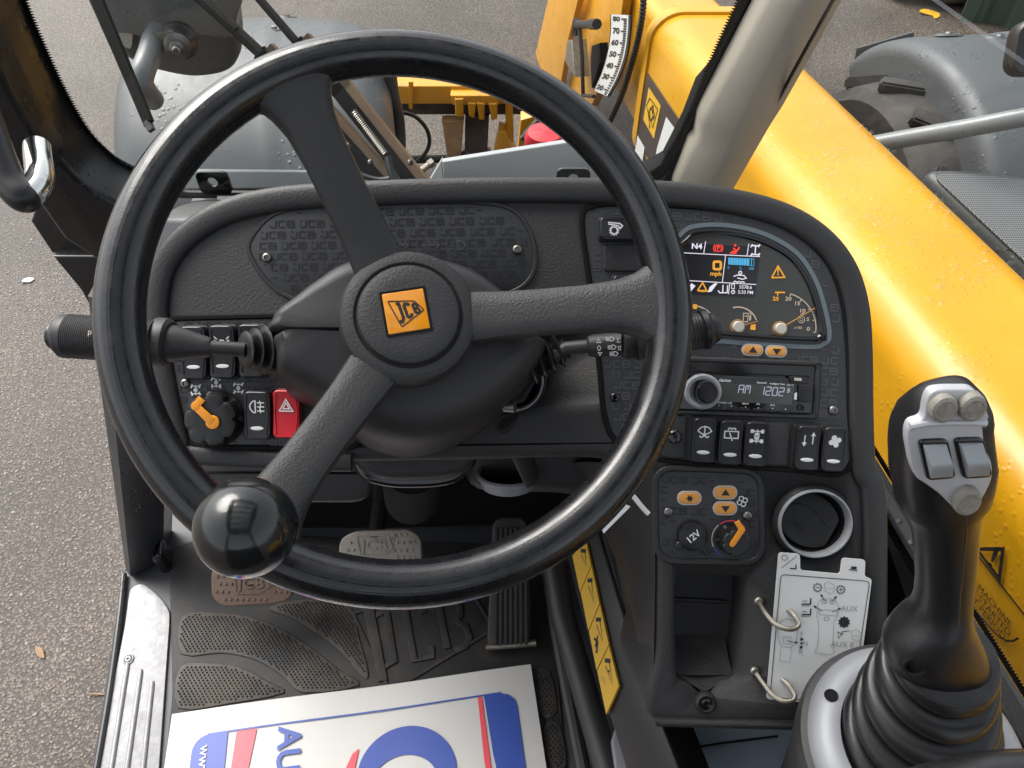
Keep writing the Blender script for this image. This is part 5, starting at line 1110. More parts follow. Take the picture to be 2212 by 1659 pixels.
# ================================================================ steering wheel
WC = at(883.5, 659, .561)
WN = (-FV + UV * .15 + RV * .144).normalized()
SW = Fr(WC, WN)
st = thing('steering_wheel', 'large black three-spoke steering wheel with orange square emblem', 'steering wheel', WC - WN * .06)
RR, rr_ = .2005, .0170
NS, NP = 180, 96; rings = []
for i in range(NS):
    a = 2 * pi * i / NS; ring = []
    for k in range(NP):
        t = 2 * pi * k / NP; r = rr_
        d = (t - rad(62) + pi) % (2 * pi) - pi           # grip grooves on the upper outer face
        if abs(d) < .62: r -= .00016 * (0.5 + 0.5 * cos(d * 32))
        ring.append(((RR + r * cos(t)) * cos(a), (RR + r * cos(t)) * sin(a), r * 1.05 * sin(t)))
    rings.append(ring)
MB().loft(rings + [rings[0]], True, (False, False)).build('rim', M['rim'], st, SW)
hubu, hubv = 0, 0
HZ = -.045
for px in ((640, 205), (1440, 655), (592, 1085)):
    a = math.atan2(*SW.uv(*px)[::-1]); c, s = cos(a), sin(a); rings = []
    for r, w, th, z in ((.030, .024, .010, HZ - .004), (.050, .0225, .0105, HZ), (.075, .0205, .0105, HZ + .010), (.105, .0195, .0105, HZ + .024), (.135, .0195, .0105, HZ + .037), (.160, .0215, .0105, HZ + .047), (.174, .026, .0105, HZ + .0525), (.184, .030, .0110, HZ + .0560), (.191, .039, .0110, HZ + .0580), (.197, .050, .008, HZ + .0590)):
        ring = []
        for k in range(20):
            t = 2 * pi * k / 20; e = 3.2; cc, ss = cos(t), sin(t); q = (abs(cc) ** e + abs(ss) ** e) ** (-1 / e); x, y = q * cc * w * .95, q * ss * th * 1.2
            bx = r - (x / .06) ** 2 * .014 * (1 if r > .18 else 0)
            ring.append((bx * c - x * s, bx * s + x * c, HZ + (z - HZ) * .76 + y))
        rings.append(ring)
    MB().loft(rings).build('spoke', M['leather'], st, SW)
mb = MB(); mb.lathe([(.030, HZ - .035), (.050, HZ - .030), (.054, HZ - .010), (.0545, HZ + .004), (.052, HZ + .011), (.047, HZ + .0145), (.0425, HZ + .0150), (.0405, HZ + .013)], 64); mb.build('hub', M['leather'], st, SW)
mb = MB(); mb.lathe([(.0405, HZ + .010), (.0400, HZ + .0150), (.0385, HZ + .0185), (.035, HZ + .0205), (.025, HZ + .0215), (0, HZ + .0218)], 64); cap = mb.build('hub_cap', M['leather'], st, SW)
EF = Fr(SW.p(0, 0, HZ + .0216), WN); EF = EF.sub(*EF.uv(877, 673), 0, rad(11))
e_ = .0162
mb = MB(); mb.ringpoly(rr(-e_ - .0016, -e_ - .0016, e_ + .0016, e_ + .0016, .001, 2), rr(-e_, -e_, e_, e_, .0008, 2), -.001, .0007); mb.build('emblem_recess', M['matt'], st, EF)
mb = MB(); mb.poly(rr(-e_ + .0002, -e_ + .0002, e_ - .0002, e_ - .0002, .0008, 2), -.001, .0011, .0007); em = mb.build('emblem', M['emblem'], st, EF)
mb = MB(); T_ = lambda p: (p[0] * .0135, p[1] * .0135)
mb.stroke([T_(p) for p in rpoly([(-.92, .72), (.55, .52), (1.02, -.08), (-.38, -.86)], .06, 2)], .0009, .0014, True)
def block(mb, segs, w):
    for s_ in segs: mb.stroke([T_(p) for p in s_], w, .0014)
block(mb, [[(-.50, .52), (-.28, .49)], [(-.34, .50), (-.20, -.38), (-.30, -.58), (-.46, -.52)], [(.22, .30), (.16, .40), (-.02, .42), (-.06, .30), (.04, -.30), (.12, -.38), (.28, -.30), (.30, -.16)], [(.42, .36), (.54, -.20)]], .0024)
block(mb, [[(.42, .38), (.62, .32), (.68, .20), (.62, .10), (.50, .08), (.70, .04), (.78, -.08), (.70, -.18), (.54, -.22)]], .0018)
mb.build('lettering', M['ink'], em, EF, smooth=0)
# spinner knob
kc = at(532, 1139, .452); rb = SW.loc(kc); an = math.atan2(rb.y, rb.x); foot = SW.p(RR * cos(an), RR * sin(an), 0)
mb = MB(); n = 24; mb.lathe([(.030 * sin(pi * k / n), -.030 * cos(pi * k / n)) for k in range(n + 1)], 48, ax=Fr(kc, WN)); sk_ = mb.build('spinner_knob', M['rim'], st)
mb = MB(); mb.tube([tuple(foot), tuple(lerp(foot, kc, .7))], [.012, .010], 14); mb.build('knob_stem', M['black'], sk_)
M['ball'] = mat('ball_plastic', (.010, .011, .011), .16, rvar=.12, vscale=45, coat=.2, grain=.05, gscale=400); sk_.data.materials[0] = M['ball']

# ================================================================ steering column
co_ = thing('steering_column', 'black steering column shroud with two control stalks', 'steering column', at(880, 900, .75))
def shroud(pts, levels, name, m):
    P0 = Fr(SW.p(0, 0, -.115), WN); o = clean(ccw(spline(P0.uvs(pts), 6, True))); cx_ = P0.uv(870, 730)
    rings = [[(cx_[0] + (x - cx_[0]) * (1 - (1 - s_) * .35), cx_[1] + (y - cx_[1]) * s_ + dy, z) for x, y in o] for s_, z, dy in levels]
    return MB().loft(rings).build(name, m, co_, P0, smooth=60)
lev_u = ((.66, .058, 0), (.84, .054, 0), (.94, .044, 0), (.985, .026, 0), (1.0, .0, 0), (1.0, -.05, .0))
shroud([(602, 742), (602, 712), (612, 694), (645, 668), (690, 632), (760, 590), (880, 575), (1000, 600), (1080, 655), (1140, 712), (1160, 746), (1020, 752), (870, 748), (720, 744)], lev_u, 'upper_shroud', M['shroud'])
lev_l = ((.64, .056, 0), (.82, .050, 0), (.93, .036, 0), (.985, .012, 0), (1.0, -.025, -.002), (.97, -.06, -.006), (.85, -.09, -.008))
shroud([(605, 752), (720, 754), (870, 758), (1020, 762), (1160, 756), (1166, 790), (1140, 830), (1095, 880), (1040, 925), (960, 962), (880, 975), (800, 958), (735, 915), (690, 880), (640, 852), (608, 828), (602, 790)], lev_l, 'lower_shroud', M['shroud'])
mb = MB(); CB = Fr(at(895, 985, .74), (0, -cos(rad(50)), sin(rad(50))))
mb.poly(rpoly(CB.uvs([(758, 900), (1030, 900), (1034, 985), (1000, 1030), (940, 1040), (840, 1042), (790, 1030), (757, 1000)]), .014), -.06, 0, .012, 5); mb.build('column_box', M['shroud'], co_, CB)
CB2 = Fr(at(895, 985, .752), (0, -cos(rad(50)), sin(rad(50))))
mb = MB(); mb.poly(rpoly(CB2.uvs([(762, 960), (1030, 960), (1028, 1005), (990, 1045), (935, 1055), (845, 1056), (785, 1042), (764, 1015)]), .014), -.05, 0, .005, 4); mb.build('box_trim', M['gloss'], co_, CB2)
mb = MB(); mb.tube([tuple(at(890, 1000, .80)), tuple(at(890, 1075, .95))], .034, 20); mb.build('column_tube', M['matt'], co_)
mb = MB(); mb.tube([tuple(at(1100, 905, .70)), tuple(at(1150, 1040, .80))], [.014, .010], 10, flat_=.4); mb.build('adjust_lever', M['shroud'], co_)
mb = MB(); mb.lathe([(0, -.006), (.005, -.006), (.0055, .004), (0, .005)], 12, ax=Fr(at(1103, 878, .66), (1, -.2, .2))); mb.build('ignition_pin', M['steel'], co_)
mb = MB(); mb.tube([tuple(at(1094, 958, .72)), tuple(at(1108, 948, .72))], .0022, 6); mb.build('cable_tip', M['card'], co_)
def stalk(pts, name):                                # pts: (x, y, depth, radius px)
    P_ = [at(x, y, d) for x, y, d, r in pts]; return P_, [r * d / FD for x, y, d, r in pts]
def stalkpart(name, pts, m, par, n=32):
    P_, R_ = stalk(pts, name); return MB().tube([tuple(p) for p in P_], R_, n).build(name, M[m], par, smooth=30)
DL_, DR_ = .60, .62
s1 = stalkpart('control_stalk', [(368, 742, .607, 42), (385, 744, .607, 39), (415, 747, .61, 31), (445, 750, .61, 24), (456, 751, .61, 20), (457, 751, .61, 16), (530, 756, .615, 16)], 'shroud', co_)
stalkpart('stalk_collar', [(338, 738, .605, 49), (340, 738, .605, 53), (362, 740, .606, 53), (370, 741, .606, 46)], 'shroud', s1)
rb_ = [(x, 724 + (x - 115) * .066, .60, 48 if int(x / 2) % 2 else 46.8) for x in range(152, 340, 2)]
stalkpart('ribbed_grip', rb_, 'shroud', s1, 40)
stalkpart('grip_cap', [(153, 727, .60, 48), (136, 726, .60, 47), (132, 726, .60, 44), (131, 726, .60, 37), (125, 725, .60, 36), (122, 725, .60, 33)], 'shroud', s1)
stalkpart('end_button', [(124, 725, .60, 30), (114, 724, .60, 29), (110, 723.5, .60, 25)], 'black', s1)
mb = MB(); mb.text('p', .0045, *(0, 0), 0, rot=rad(-5), bold=.01); fp = Fr(at(194, 717, .578), -FV); mb.build('stalk_symbol', M['btnring'], s1, fp, smooth=0)
bel = []
for k in range(33):
    x = 526 + 76 * k / 32; ph = k / 32 * 4; r = 30 + 26 * (k / 32) + 10 * sin(ph * 2 * pi); bel.append((x, 756 - 1 * k / 32, .615 + .02 * k / 32, max(18, r)))
stalkpart('rubber_bellows', bel, 'rubber', s1)
s2 = stalkpart('control_stalk', [(1195, 772, .655, 16), (1225, 752, .65, 15), (1270, 748, .645, 15), (1271, 748, .645, 22), (1285, 747, .645, 25), (1345, 742, .64, 26)], 'shroud', co_)
stalkpart('stalk_collar', [(1344, 742, .64, 28), (1347, 742, .64, 33), (1362, 740, .64, 35), (1372, 738, .64, 32)], 'shroud', s2)
rb_ = [(x, 738 - (x - 1372) * .165, .637, 40 if int(x / 3) % 2 else 38.8) for x in range(1372, 1520, 3)]
stalkpart('ribbed_grip', rb_, 'shroud', s2, 40)
stalkpart('grip_cap', [(1516, 713, .634, 43), (1526, 711, .634, 44), (1530, 711, .634, 40), (1534, 710, .634, 36)], 'black', s2)
stalkpart('end_button', [(1533, 710, .634, 34), (1546, 708, .633, 32), (1551, 707, .633, 27)], 'black', s2)
bel = []
for k in range(33):
    x = 1138 + 85 * k / 32; ph = k / 32 * 4; r = 44 - 18 * (k / 32) + 8 * sin(ph * 2 * pi); bel.append((x, 786 - 34 * k / 32, .66, max(15, r)))
stalkpart('rubber_bellows', bel, 'rubber', s2)
SF2 = Fr(at(1312, 742, .624), -FV + UV * .12 - RV * .05); mb = MB()
for x, y, k in ((1293, 736, 'u'), (1294, 752, 'o'), (1296, 764, 'd')):
    u, v = SF2.uv(x, y)
    if k == 'o': mb.stroke(ell(u, v, .0012, .002, 10), .0006, 0, True)
    else: mb.stroke([(u - .0016, v - .0016), (u + .0016, v - .0016), (u, v + .002)] if k == 'u' else [(u - .0014, v + .001), (u + .0014, v + .001), (u, v - .0015)], .0006, 0, True)
for x, y in ((1318, 732), (1322, 750), (1326, 764)):
    u, v = SF2.uv(x, y); mb.stroke([(u, v - .0018), (u, v + .0018), (u + .002, v + .0016), (u + .0034, v), (u + .002, v - .0016)], .0006, 0, True)
    for k in range(4): mb.stroke([(u - .0035, v - .0014 + k * .0009), (u - .0008, v - .0014 + k * .0009)], .0005, 0)
for x, y, n_ in ((1336, 735, 1), (1338, 752, 2)):
    u, v = SF2.uv(x, y)
    for k in range(n_): mb.stroke([(u - .0006 + k * .0012, v - .0015), (u - .0006 + k * .0012, v + .0015)], .0005, 0)
    mb.stroke([(u - .0016, v + .0015), (u + .0018, v + .0015)], .0004, 0); mb.stroke([(u - .0016, v - .0015), (u + .0018, v - .0015)], .0004, 0)
mb.build('stalk_symbols', M['white'], s2, SF2, smooth=0)
# white tag dangling behind the rim
tg = thing('paper_tag', 'white tag and cable tie poking out behind the wheel rim', 'tag', at(1330, 1110, .66))
TFg = Fr(at(1340, 1110, .66), -FV); mb = MB(); mb.poly(TFg.uvs([(1345, 1086), (1362, 1094), (1304, 1152), (1300, 1142)]), -.0005, .0005); mb.build('tag_strip', M['card'], tg, TFg)
mb = MB(); mb.tube(spline([tuple(at(x, y, .66)) for x, y in ((1352, 1058), (1368, 1072), (1386, 1094), (1401, 1110))], 5), .0022, 8); mb.build('cable_tie', M['card'], tg)

# ================================================================ joystick and pod
JZ = lambda x, y: (1728 + x * .531, 777.6 + y * .531)
pdc = Vector((.331, .170, .484))
pd = thing('control_pod', 'rounded black pod with silver ring carrying the joystick', 'control pod', (pdc.x, pdc.y, .2))
PDF = Fr(pdc, (0, 0, 1))
mb = MB(); mb.lathe([(.040, -.34), (.066, -.16), (.080, -.08), (.0885, -.040), (.092, -.018), (.0905, -.009), (.083, -.005)], 64); mb.build('pod_body', M['shroud'], pd, PDF)
mb = MB(); mb.lathe([(.086, -.010), (.0855, -.002), (.083, .004), (.077, .0085), (.070, .011), (.0645, .0105), (.0625, .006), (.0615, -.01)], 72, cap=False); mb.build('silver_ring', M['silverpaint'], pd, PDF)
for a in (148, 238, 328, 58):
    mb = MB(); q = Fr(pdc + Vector((.0745 * cos(rad(a)), .0745 * sin(rad(a)), .0092)), (.35 * cos(rad(a)), .35 * sin(rad(a)), 1)); mb.lathe([(.0056, .0012), (.0050, .0016), (.0046, .0006), (0, .0003)], 20, ax=q); mb.build('screw_recess', M['matt'], pd)
arm_ = MB(); arm_.tube(spline([tuple(at(x, y, d)) for x, y, d in ((1985, 1716, .49), (2080, 1692, .49), (2212, 1676, .49), (2420, 1690, .49), (2700, 1800, .49))], 6), .016, 14); arm_.build('armrest_edge', M['rubber'], pd)
jy = thing('joystick', 'black moulded joystick grip with silver button plate', 'joystick', pdc)
jb = Vector((.327, .214, .578)); rings = []
N1 = 110; ZT = jb.z - pdc.z
FOLD = [(.0515, .009, .0098), (.0475, .0305, .0095), (.0425, .051, .0092), (.0370, .071, .0088), (.0325, .089, .0085)]
for k in range(N1):
    z = .004 + (ZT - .004) * k / (N1 - 1); c = Vector((pdc.x, pdc.y, pdc.z)).lerp(jb, z / ZT)
    r = max([.047 - .019 * z / ZT] + [rc + math.sqrt(max(0, rt * rt - (z - zc) ** 2)) for rc, zc, rt in FOLD if abs(z - zc) < rt]); ring = []
    for j in range(56):
        a = 2 * pi * j / 56; dent = 1 - .13 * math.exp(-((((a - rad(262)) + pi) % (2 * pi) - pi) / .13) ** 2) * (1 if z < .045 else 0)
        ring.append((c.x + r * dent * cos(a), c.y + r * dent * sin(a), pdc.z + z + .0045 * sin(a + .5) * sin(pi * z / ZT) + .0015 * sin(2 * a + z * 90)))
    rings.append(ring)
MB().loft(rings).build('rubber_boot', M['rubber'], jy, smooth=50)
LV = [(99, 560, 645, .006), (103, 525, 680, .010), (118, 485, 715, .015), (152, 440, 745, .020), (200, 402, 762, .0265), (240, 378, 770, .027), (270, 368, 768, .027), (330, 360, 776, .027), (430, 362, 792, .027), (500, 376, 782, .0265), (560, 402, 750, .026), (600, 425, 735, .0245), (640, 448, 724, .023), (700, 463, 719, .0215), (780, 472, 714, .021), (880, 478, 703, .021), (960, 472, 695, .0215), (1010, 452, 690, .023), (1040, 415, 690, .026), (1070, 376, 694, .027), (1110, 344, 705, .029), (1150, 338, 722, .030), (1200, 354, 745, .029), (1245, 410, 766, .026), (1275, 480, 774, .022), (1300, 560, 758, .017), (1310, 620, 720, .009)]
hc, bc = at(*JZ(590, 330), .470), at(*JZ(570, 1200), .572); ax_ = (hc - bc).normalized(); side = (RV - ax_ * RV.dot(ax_)).normalized(); front = ax_.cross(side) * -1
if front.dot(-FV) < 0: front = -front
rings = []
for y, l, r, b in LV:
    dep = .462 + (.572 - .462) * (y - 200) / 1000; c = at(*JZ((l + r) / 2, y), dep); a = (r - l) / 2 * .531 * dep / FD * (.87 if y < 560 else .95); b *= .88; ring = []
    e = 3.2 if y < 580 else 2.2
    for k in range(40):
        t = 2 * pi * k / 40; cc, ss = cos(t), sin(t); q = (abs(cc) ** e + abs(ss) ** e) ** (-1 / e)
        ring.append(tuple(c + side * q * cc * a + front * q * ss * b))
    rings.append(ring)
MB().loft(rings).build('grip', M['rubber'], jy, smooth=60)
JF = Fr(hc + front * .0275, front, side)
po = [JF.uv(*JZ(*p)) for p in ((528, 120), (580, 112), (700, 112), (730, 140), (762, 225), (756, 240), (738, 252), (736, 270), (742, 330), (776, 420), (774, 480), (740, 550), (700, 600), (660, 612), (625, 600), (560, 535), (500, 492), (470, 475), (448, 420), (430, 320), (432, 280), (445, 250), (488, 238), (500, 220), (508, 160))]
mb = MB(); mb.poly(clean(rpoly(po, .004, 3)), -.004, .0022, .0012); jp = mb.build('button_plate', M['plate_silver'], jy, JF)
mb = MB(); pr = [JF.uv(*JZ(x, y)) for x, y in ((440, 262), (500, 250), (600, 246), (700, 246), (748, 250))]; mb.tube([(u, v, .0018) for u, v in pr], .0022, 8); mb.build('plate_ridge', M['plate_silver'], jp, JF)
JS = math.atan2(JF.uv(*JZ(740, 310))[1] - JF.uv(*JZ(520, 315))[1], JF.uv(*JZ(740, 310))[0] - JF.uv(*JZ(520, 315))[0])
JU = lambda x, y: JF.uv(*JZ(x, y))
for x, y in ((566, 178), (682, 173), (662, 552)):
    (u, v), (u1, v1), (u2, v2) = JU(x, y), JU(x + 54, y), JU(x, y - 54); ru_, rv_ = math.hypot(u1 - u, v1 - v), math.hypot(u2 - u, v2 - v)
    mb = MB(); mb.lathe([(ru_, .001), (ru_, .0052), (ru_ * .92, .0070), (ru_ * .70, .0078), (ru_ * .62, .0075), (0, .0086)], 32, c=(u, v, 0), sy=1); mb.v = [(a_, v + (b_ - v) * rv_ / ru_, c_) for a_, b_, c_ in mb.v]; mb.build('thumb_button', M['greybutton'], jy, JF)
for q in (((468, 312), (590, 307), (624, 466), (505, 476)), ((612, 305), (736, 302), (772, 462), (650, 470))):
    c4 = [Vector(JU(*p)) for p in q]
    def BL(s_, t, c4=c4): return (c4[0].lerp(c4[1], s_)).lerp(c4[3].lerp(c4[2], s_), t)
    mb = MB(); mb.poly(rpoly([tuple(p) for p in c4], .004, 4), .0, .0042, .0012); mb.build('rocker_bezel', M['gloss'], jy, JF)
    prof = [(.10, .004), (.11, .0062), (.30, .0078), (.44, .0098), (.52, .0102), (.62, .0090), (.86, .0062), (.90, .0055), (.91, .004)]; rings = []
    for sx in (.12, .15, .30, .50, .70, .85, .88):
        ring = []
        for t, z_ in prof:
            p = BL(sx, t); dip = .0014 * math.exp(-((sx - .5) / .2) ** 2) * math.exp(-((t - .72) / .14) ** 2); ring.append((p.x, p.y, (z_ - dip) * (1 if .13 < sx < .87 else .86)))
        p0, p1 = BL(sx, .91), BL(sx, .10); rings.append(ring + [(p0.x, p0.y, .003), (p1.x, p1.y, .003)])
    mb = MB(); mb.loft(rings); mb.build('thumb_rocker', M['greyrocker'], jy, JF, smooth=40)
mb = MB(); sm = [at(*JZ(x, y), d) for x, y, d in ((672, 615, .470), (676, 700, .478), (665, 820, .492), (650, 960, .505), (645, 1080, .515))]
mb.tube([tuple(p) for p in sm], .0006, 6); mb.build('mould_seam', M['rubber'], jy)
mb = MB(); q = Fr(at(*JZ(468, 1250), .548), (front + ax_ * .5)); mb.lathe([(.0068, -.004), (.0065, .001), (.005, .0005), (.0048, -.006), (0, -.006)], 18, ax=q, sx=1.3); mb.build('moulded_hole', M['matt'], jy)
# small white notice on the wall behind the joystick
NF = Fr(at(1965, 1262, .80), (-.75, -.35, .35), (.55, -.75, -.30)); nt_ = thing('wall_notice', 'small white notice half hidden behind the joystick grip', 'notice', NF.o)
mb = MB(); mb.poly(rpoly([(-.036, -.03), (.05, -.03), (.05, .036), (-.036, .036)], .004), -.001, .0, 0); mb.build('notice_plate', M['card'], nt_, NF)
mb = MB()
for k, t in enumerate(('TRA', 'MUST', 'SPEED', '32Kph', 'HIGHWAY')): mb.text(t, .0085, -.030, .026 - .0125 * k, .0006, align='LEFT', bold=.02)
mb.build('notice_text', M['ink'], nt_, NF, smooth=0)

# ================================================================ instruction card on wire hooks
CDF = DASH.sub(0, 0, .014); cq = CDF.uv; Q = lambda x, y: (1209.6 + x * .3229, 1123.2 + y * .3229)
cd = thing('instruction_card', 'white plastic instruction card with joystick diagram and two index tabs', 'card', CDF.p(*cq(1770, 1360)))
out_ = [cq(*Q(*p)) for p in ((1462, 216), (1604, 226), (1606, 335), (1872, 360), (1886, 252), (2042, 265), (2036, 378), (2085, 392), (2020, 900), (1960, 1245), (1380, 1196))]
mb = MB(); mb.poly(clean(rpoly(out_, .003, 3)), -.0006, .0006); cp_ = mb.build('card_sheet', M['card'], cd, CDF, smooth=0)
mb = MB(); E = lambda p: cq(*Q(*p)); zc = .0012
mb.stroke(clean(rpoly([E(p) for p in ((1475, 362), (2068, 408), (1945, 1225), (1402, 1182))], .004, 3)), .0007, zc, True)
for p, s_ in (((1720, 450), '-'), ((1875, 463), '+')):
    u, v = E(p); mb.stroke(ell(u, v, .0033, .0033, 14), .0006, zc, True)
    for k in range(10): an = 2 * pi * k / 10; mb.stroke([(u + .0035 * cos(an), v + .0035 * sin(an)), (u + .0044 * cos(an), v + .0044 * sin(an))], .0009, zc)
    mb.stroke([(u - .0017, v), (u + .0017, v)], .0006, zc)
    if s_ == '+': mb.stroke([(u, v - .0017), (u, v + .0017)], .0006, zc)
def arrow(a, b, hw=.0013):
    a, b = Vector(E(a)), Vector(E(b)); d = (b - a).normalized(); n = Vector((-d.y, d.x)); mb.stroke([tuple(a), tuple(b - d * .002)], .0006, zc); mb.flat([tuple(b), tuple(b - d * .003 + n * hw), tuple(b - d * .003 - n * hw)], zc)
arrow((1770, 540), (1740, 490)); arrow((1812, 545), (1850, 505)); arrow((1750, 605), (1690, 570)); arrow((1820, 612), (1880, 585)); arrow((1515, 805), (1592, 820))
for y in (550, 620):
    mb.stroke([E((1612, y + 10)), E((1672, y + 10)), E((1675, y - 30))], .0012, zc); mb.stroke([E((1610, y + 22)), E((1670, y + 22))], .0004, zc)
    for k in range(3): mb.stroke([E((1622 + 12 * k, y - 5)), E((1622 + 12 * k, y - 14))], .0007, zc)
u, v = E((1897, 680)); pts_ = []
for k in range(20): r = .0058 if k % 2 else .0044; pts_.append((u + r * cos(2 * pi * k / 20), v + r * sin(2 * pi * k / 20)))
mb.flat(pts_, zc)
mb.flat([E(p) for p in ((1602, 800), (1628, 800), (1615, 783))], zc); mb.flat([E(p) for p in ((1597, 845), (1623, 845), (1610, 862))], zc); mb.flat(ell(*E((1612, 822)), .0011, .0011, 10), zc)
mb.stroke([E(p) for p in ((1610, 784), (1610, 806))], .0012, zc); mb.stroke([E(p) for p in ((1609, 838), (1609, 850))], .0012, zc)
mb.stroke([E(p) for p in ((1930, 738), (1885, 745), (1880, 762), (1860, 790), (1855, 745), (1890, 765))], .0007, zc)
mb.flat([E(p) for p in ((1945, 308), (1982, 310), (1980, 328), (1943, 326))], zc); mb.stroke([E((1930, 330)), (E((1985, 335)))], .0008, zc)
mb.stroke([E((1480, 318)), E((1582, 238))], .0005, zc); mb.stroke([E((1535, 322)), E((1574, 324)), E((1576, 296))], .0010, zc); mb.stroke(ell(*E((1500, 250)), .0028, .0024, 12), .0005, zc, True)
mb.build('card_print', M['ink'], cp_, CDF, smooth=0)
mb = MB()
mb.stroke([E(p) for p in ((1720, 560), (1740, 530), (1790, 522), (1840, 532), (1858, 570), (1856, 640), (1830, 672), (1825, 720), (1822, 840), (1832, 885), (1790, 900), (1700, 885), (1722, 830), (1728, 700), (1715, 640))], .0005, zc, True)
mb.stroke(ell(*E((1765, 542)), .0022, .0020, 10), .0007, zc, True); mb.stroke(ell(*E((1816, 546)), .0022, .0020, 10), .0007, zc, True); mb.stroke(ell(*E((1780, 658)), .0024, .0018, 10), .0007, zc, True)
mb.stroke([E(p) for p in ((1730, 600), (1780, 598), (1850, 606), (1846, 640), (1730, 630))], .0006, zc, True)
mb.stroke([E(p) for p in ((1455, 740), (1468, 680), (1510, 655), (1565, 670), (1585, 740), (1575, 810), (1545, 850), (1480, 845), (1460, 800))], .0005, zc, True)
mb.stroke([E(p) for p in ((1490, 780), (1540, 780), (1540, 825), (1490, 825))], .0005, zc, True); mb.stroke([E(p) for p in ((1475, 848), (1465, 940), (1535, 948), (1545, 850))], .0004, zc)
for ox, oy in ((1765, 412), (1945, 730)): mb.stroke([E((ox + a, oy + b)) for a, b in ((0, 10), (35, 0), (68, 25), (65, 60), (40, 82), (5, 60))], .0005, zc, True); mb.stroke([E((ox + a, oy + b)) for a, b in ((10, 40), (60, 45))], .0004, zc)
for t, p, h in (('AUX', (1932, 592), .0052), ('AUX II', (1885, 830), .0052), ('F', (1615, 762), .0046), ('N', (1638, 826), .0046), ('R', (1606, 880), .0046)): mb.text(t, h, *E(p), zc, rot=rad(-2))
mb.build('card_grey_print', M['inkgrey'], cp_, CDF, smooth=0)
for i, pts in enumerate((((1325, 540, .0), (1340, 585, .012), (1375, 630, .022), (1430, 650, .028), (1490, 652, .028), (1528, 625, .026), (1510, 585, .020), (1488, 568, .013)), ((1298, 1005, .0), (1335, 1060, .012), (1370, 1100, .022), (1420, 1118, .028), (1480, 1112, .028), (1502, 1085, .025), (1480, 1045, .019), (1446, 1022, .013)))):
    hk = thing('wire_hook', ('upper' if i == 0 else 'lower') + ' bent zinc wire hook holding the white instruction card', 'hook', dw(*Q(*pts[0][:2])), 'wire hooks of the card')
    mb = MB(); mb.tube(spline([tuple(DASH.p(*d2(*Q(x, y)), w)) for x, y, w in pts], 6), .0024, 10); mb.build('wire', M['dull'], hk)
    mb = MB(); mb.lathe([(.0045, 0), (.0044, .003), (.003, .0045)], 16, ax=DASH.sub(*d2(*Q(*pts[0][:2])), .0)); mb.build('washer', M['dull'], hk)

# ================================================================ floor: mat, sill plate, pedals, sign, stickers
fzz = lambda p, z: tuple(onz(*p, z))[:2]
FZ = lambda x, y: (172.8 + x * .5078, 1054 + y * .5078)
mt = thing('floor_mat', 'dirty black rubber floor mat with moulded tread panels', 'floor mat', (-.2, .4, 0))
mb = MB(); mb.poly(rpoly([fzz(p, .004) for p in ((365, 1185), (470, 1150), (1180, 1180), (1225, 1659), (1260, 1900), (330, 1900), (372, 1500))], .01), .0, .004, .002); mb.build('mat_base', M['mat'], mt)
def tread(pts, pitch=.0064):
    o = ccw(spline([fzz(FZ(*p), .006) for p in pts], 3, True)); mb = MB(); mb.poly(o, .003, .0062, .0015); mb.build('tread_panel', M['tread'], mt)
    inn = inset(o, .005); xs = [p[0] for p in o]; ys = [p[1] for p in o]; b = MB(); y = min(ys); r = 0
    while y < max(ys):
        x = min(xs) + (r % 2) * pitch / 2
        while x < max(xs):
            if inside((x, y), inn):
                k = pitch * .36; b.add([(x - k, y, .0061), (x, y - k, .0061), (x + k, y, .0061), (x, y + k, .0061), (x, y, .0085)], [(0, 1, 4), (1, 2, 4), (2, 3, 4), (3, 0, 4)])
            x += pitch
        y += pitch * .6; r += 1
    tag(b.build('tread_studs', M['tread'], mt, smooth=0), kind='stuff')
tread([(432, 545), (560, 528), (720, 545), (860, 600), (1000, 690), (1100, 770), (1190, 840), (950, 872), (860, 800), (740, 730), (600, 702), (428, 706)])
tread([(425, 760), (540, 742), (680, 760), (800, 822), (870, 872), (640, 917), (415, 936)])
tread([(800, 512), (900, 480), (1130, 480), (1190, 640), (1228, 790), (1200, 802), (1100, 690), (980, 600), (880, 545)])
tread([(1925, 785), (2000, 780), (2030, 950), (1960, 965)]); tread([(1970, 1010), (2040, 1005), (2070, 1180), (2000, 1190)])
for pts in (((1200, 500), (1245, 480), (1310, 820), (1270, 825)), ):
    mb = MB(); mb.poly([fzz(FZ(*p), .005) for p in pts], .003, .0075, .001); mb.build('raised_rib', M['mat'], mt)
LF = Fr(onz(*FZ(1450, 630), .004), (0, 0, 1), (.96, .25, 0)); mb = MB()
def slab(pts, w=.012):
    q = MB(); pts = spline(pts, 1); q.poly(offs(pts, w / 2) + offs(pts, -w / 2)[::-1], -.001, .003, .0008); return q
for name, stx in (('J', [(-.062, .05), (-.045, .05), (-.045, -.03), (-.07, -.035)]), ('C', [(.012, .035), (.008, .048), (-.016, .048), (-.016, -.036), (.012, -.036), (.012, -.02)]), ('B', [(.036, -.030), (.036, .048), (.060, .046), (.068, .036), (.066, .016), (.058, .008), (.070, -.002), (.072, -.022), (.062, -.034), (.046, -.036)])):
    slab(stx, .010).build('moulded_letter', M['mat'], mt, LF)
mb = MB(); q = rpoly([(-.10, .065), (.09, .065), (.115, -.02), (-.06, -.075)], .01, 3); q = clean(ccw(q)); mb.ringpoly(q, inset(q, .005), -.001, .0028, .0008); mb.build('raised_frame', M['mat'], mt, LF)
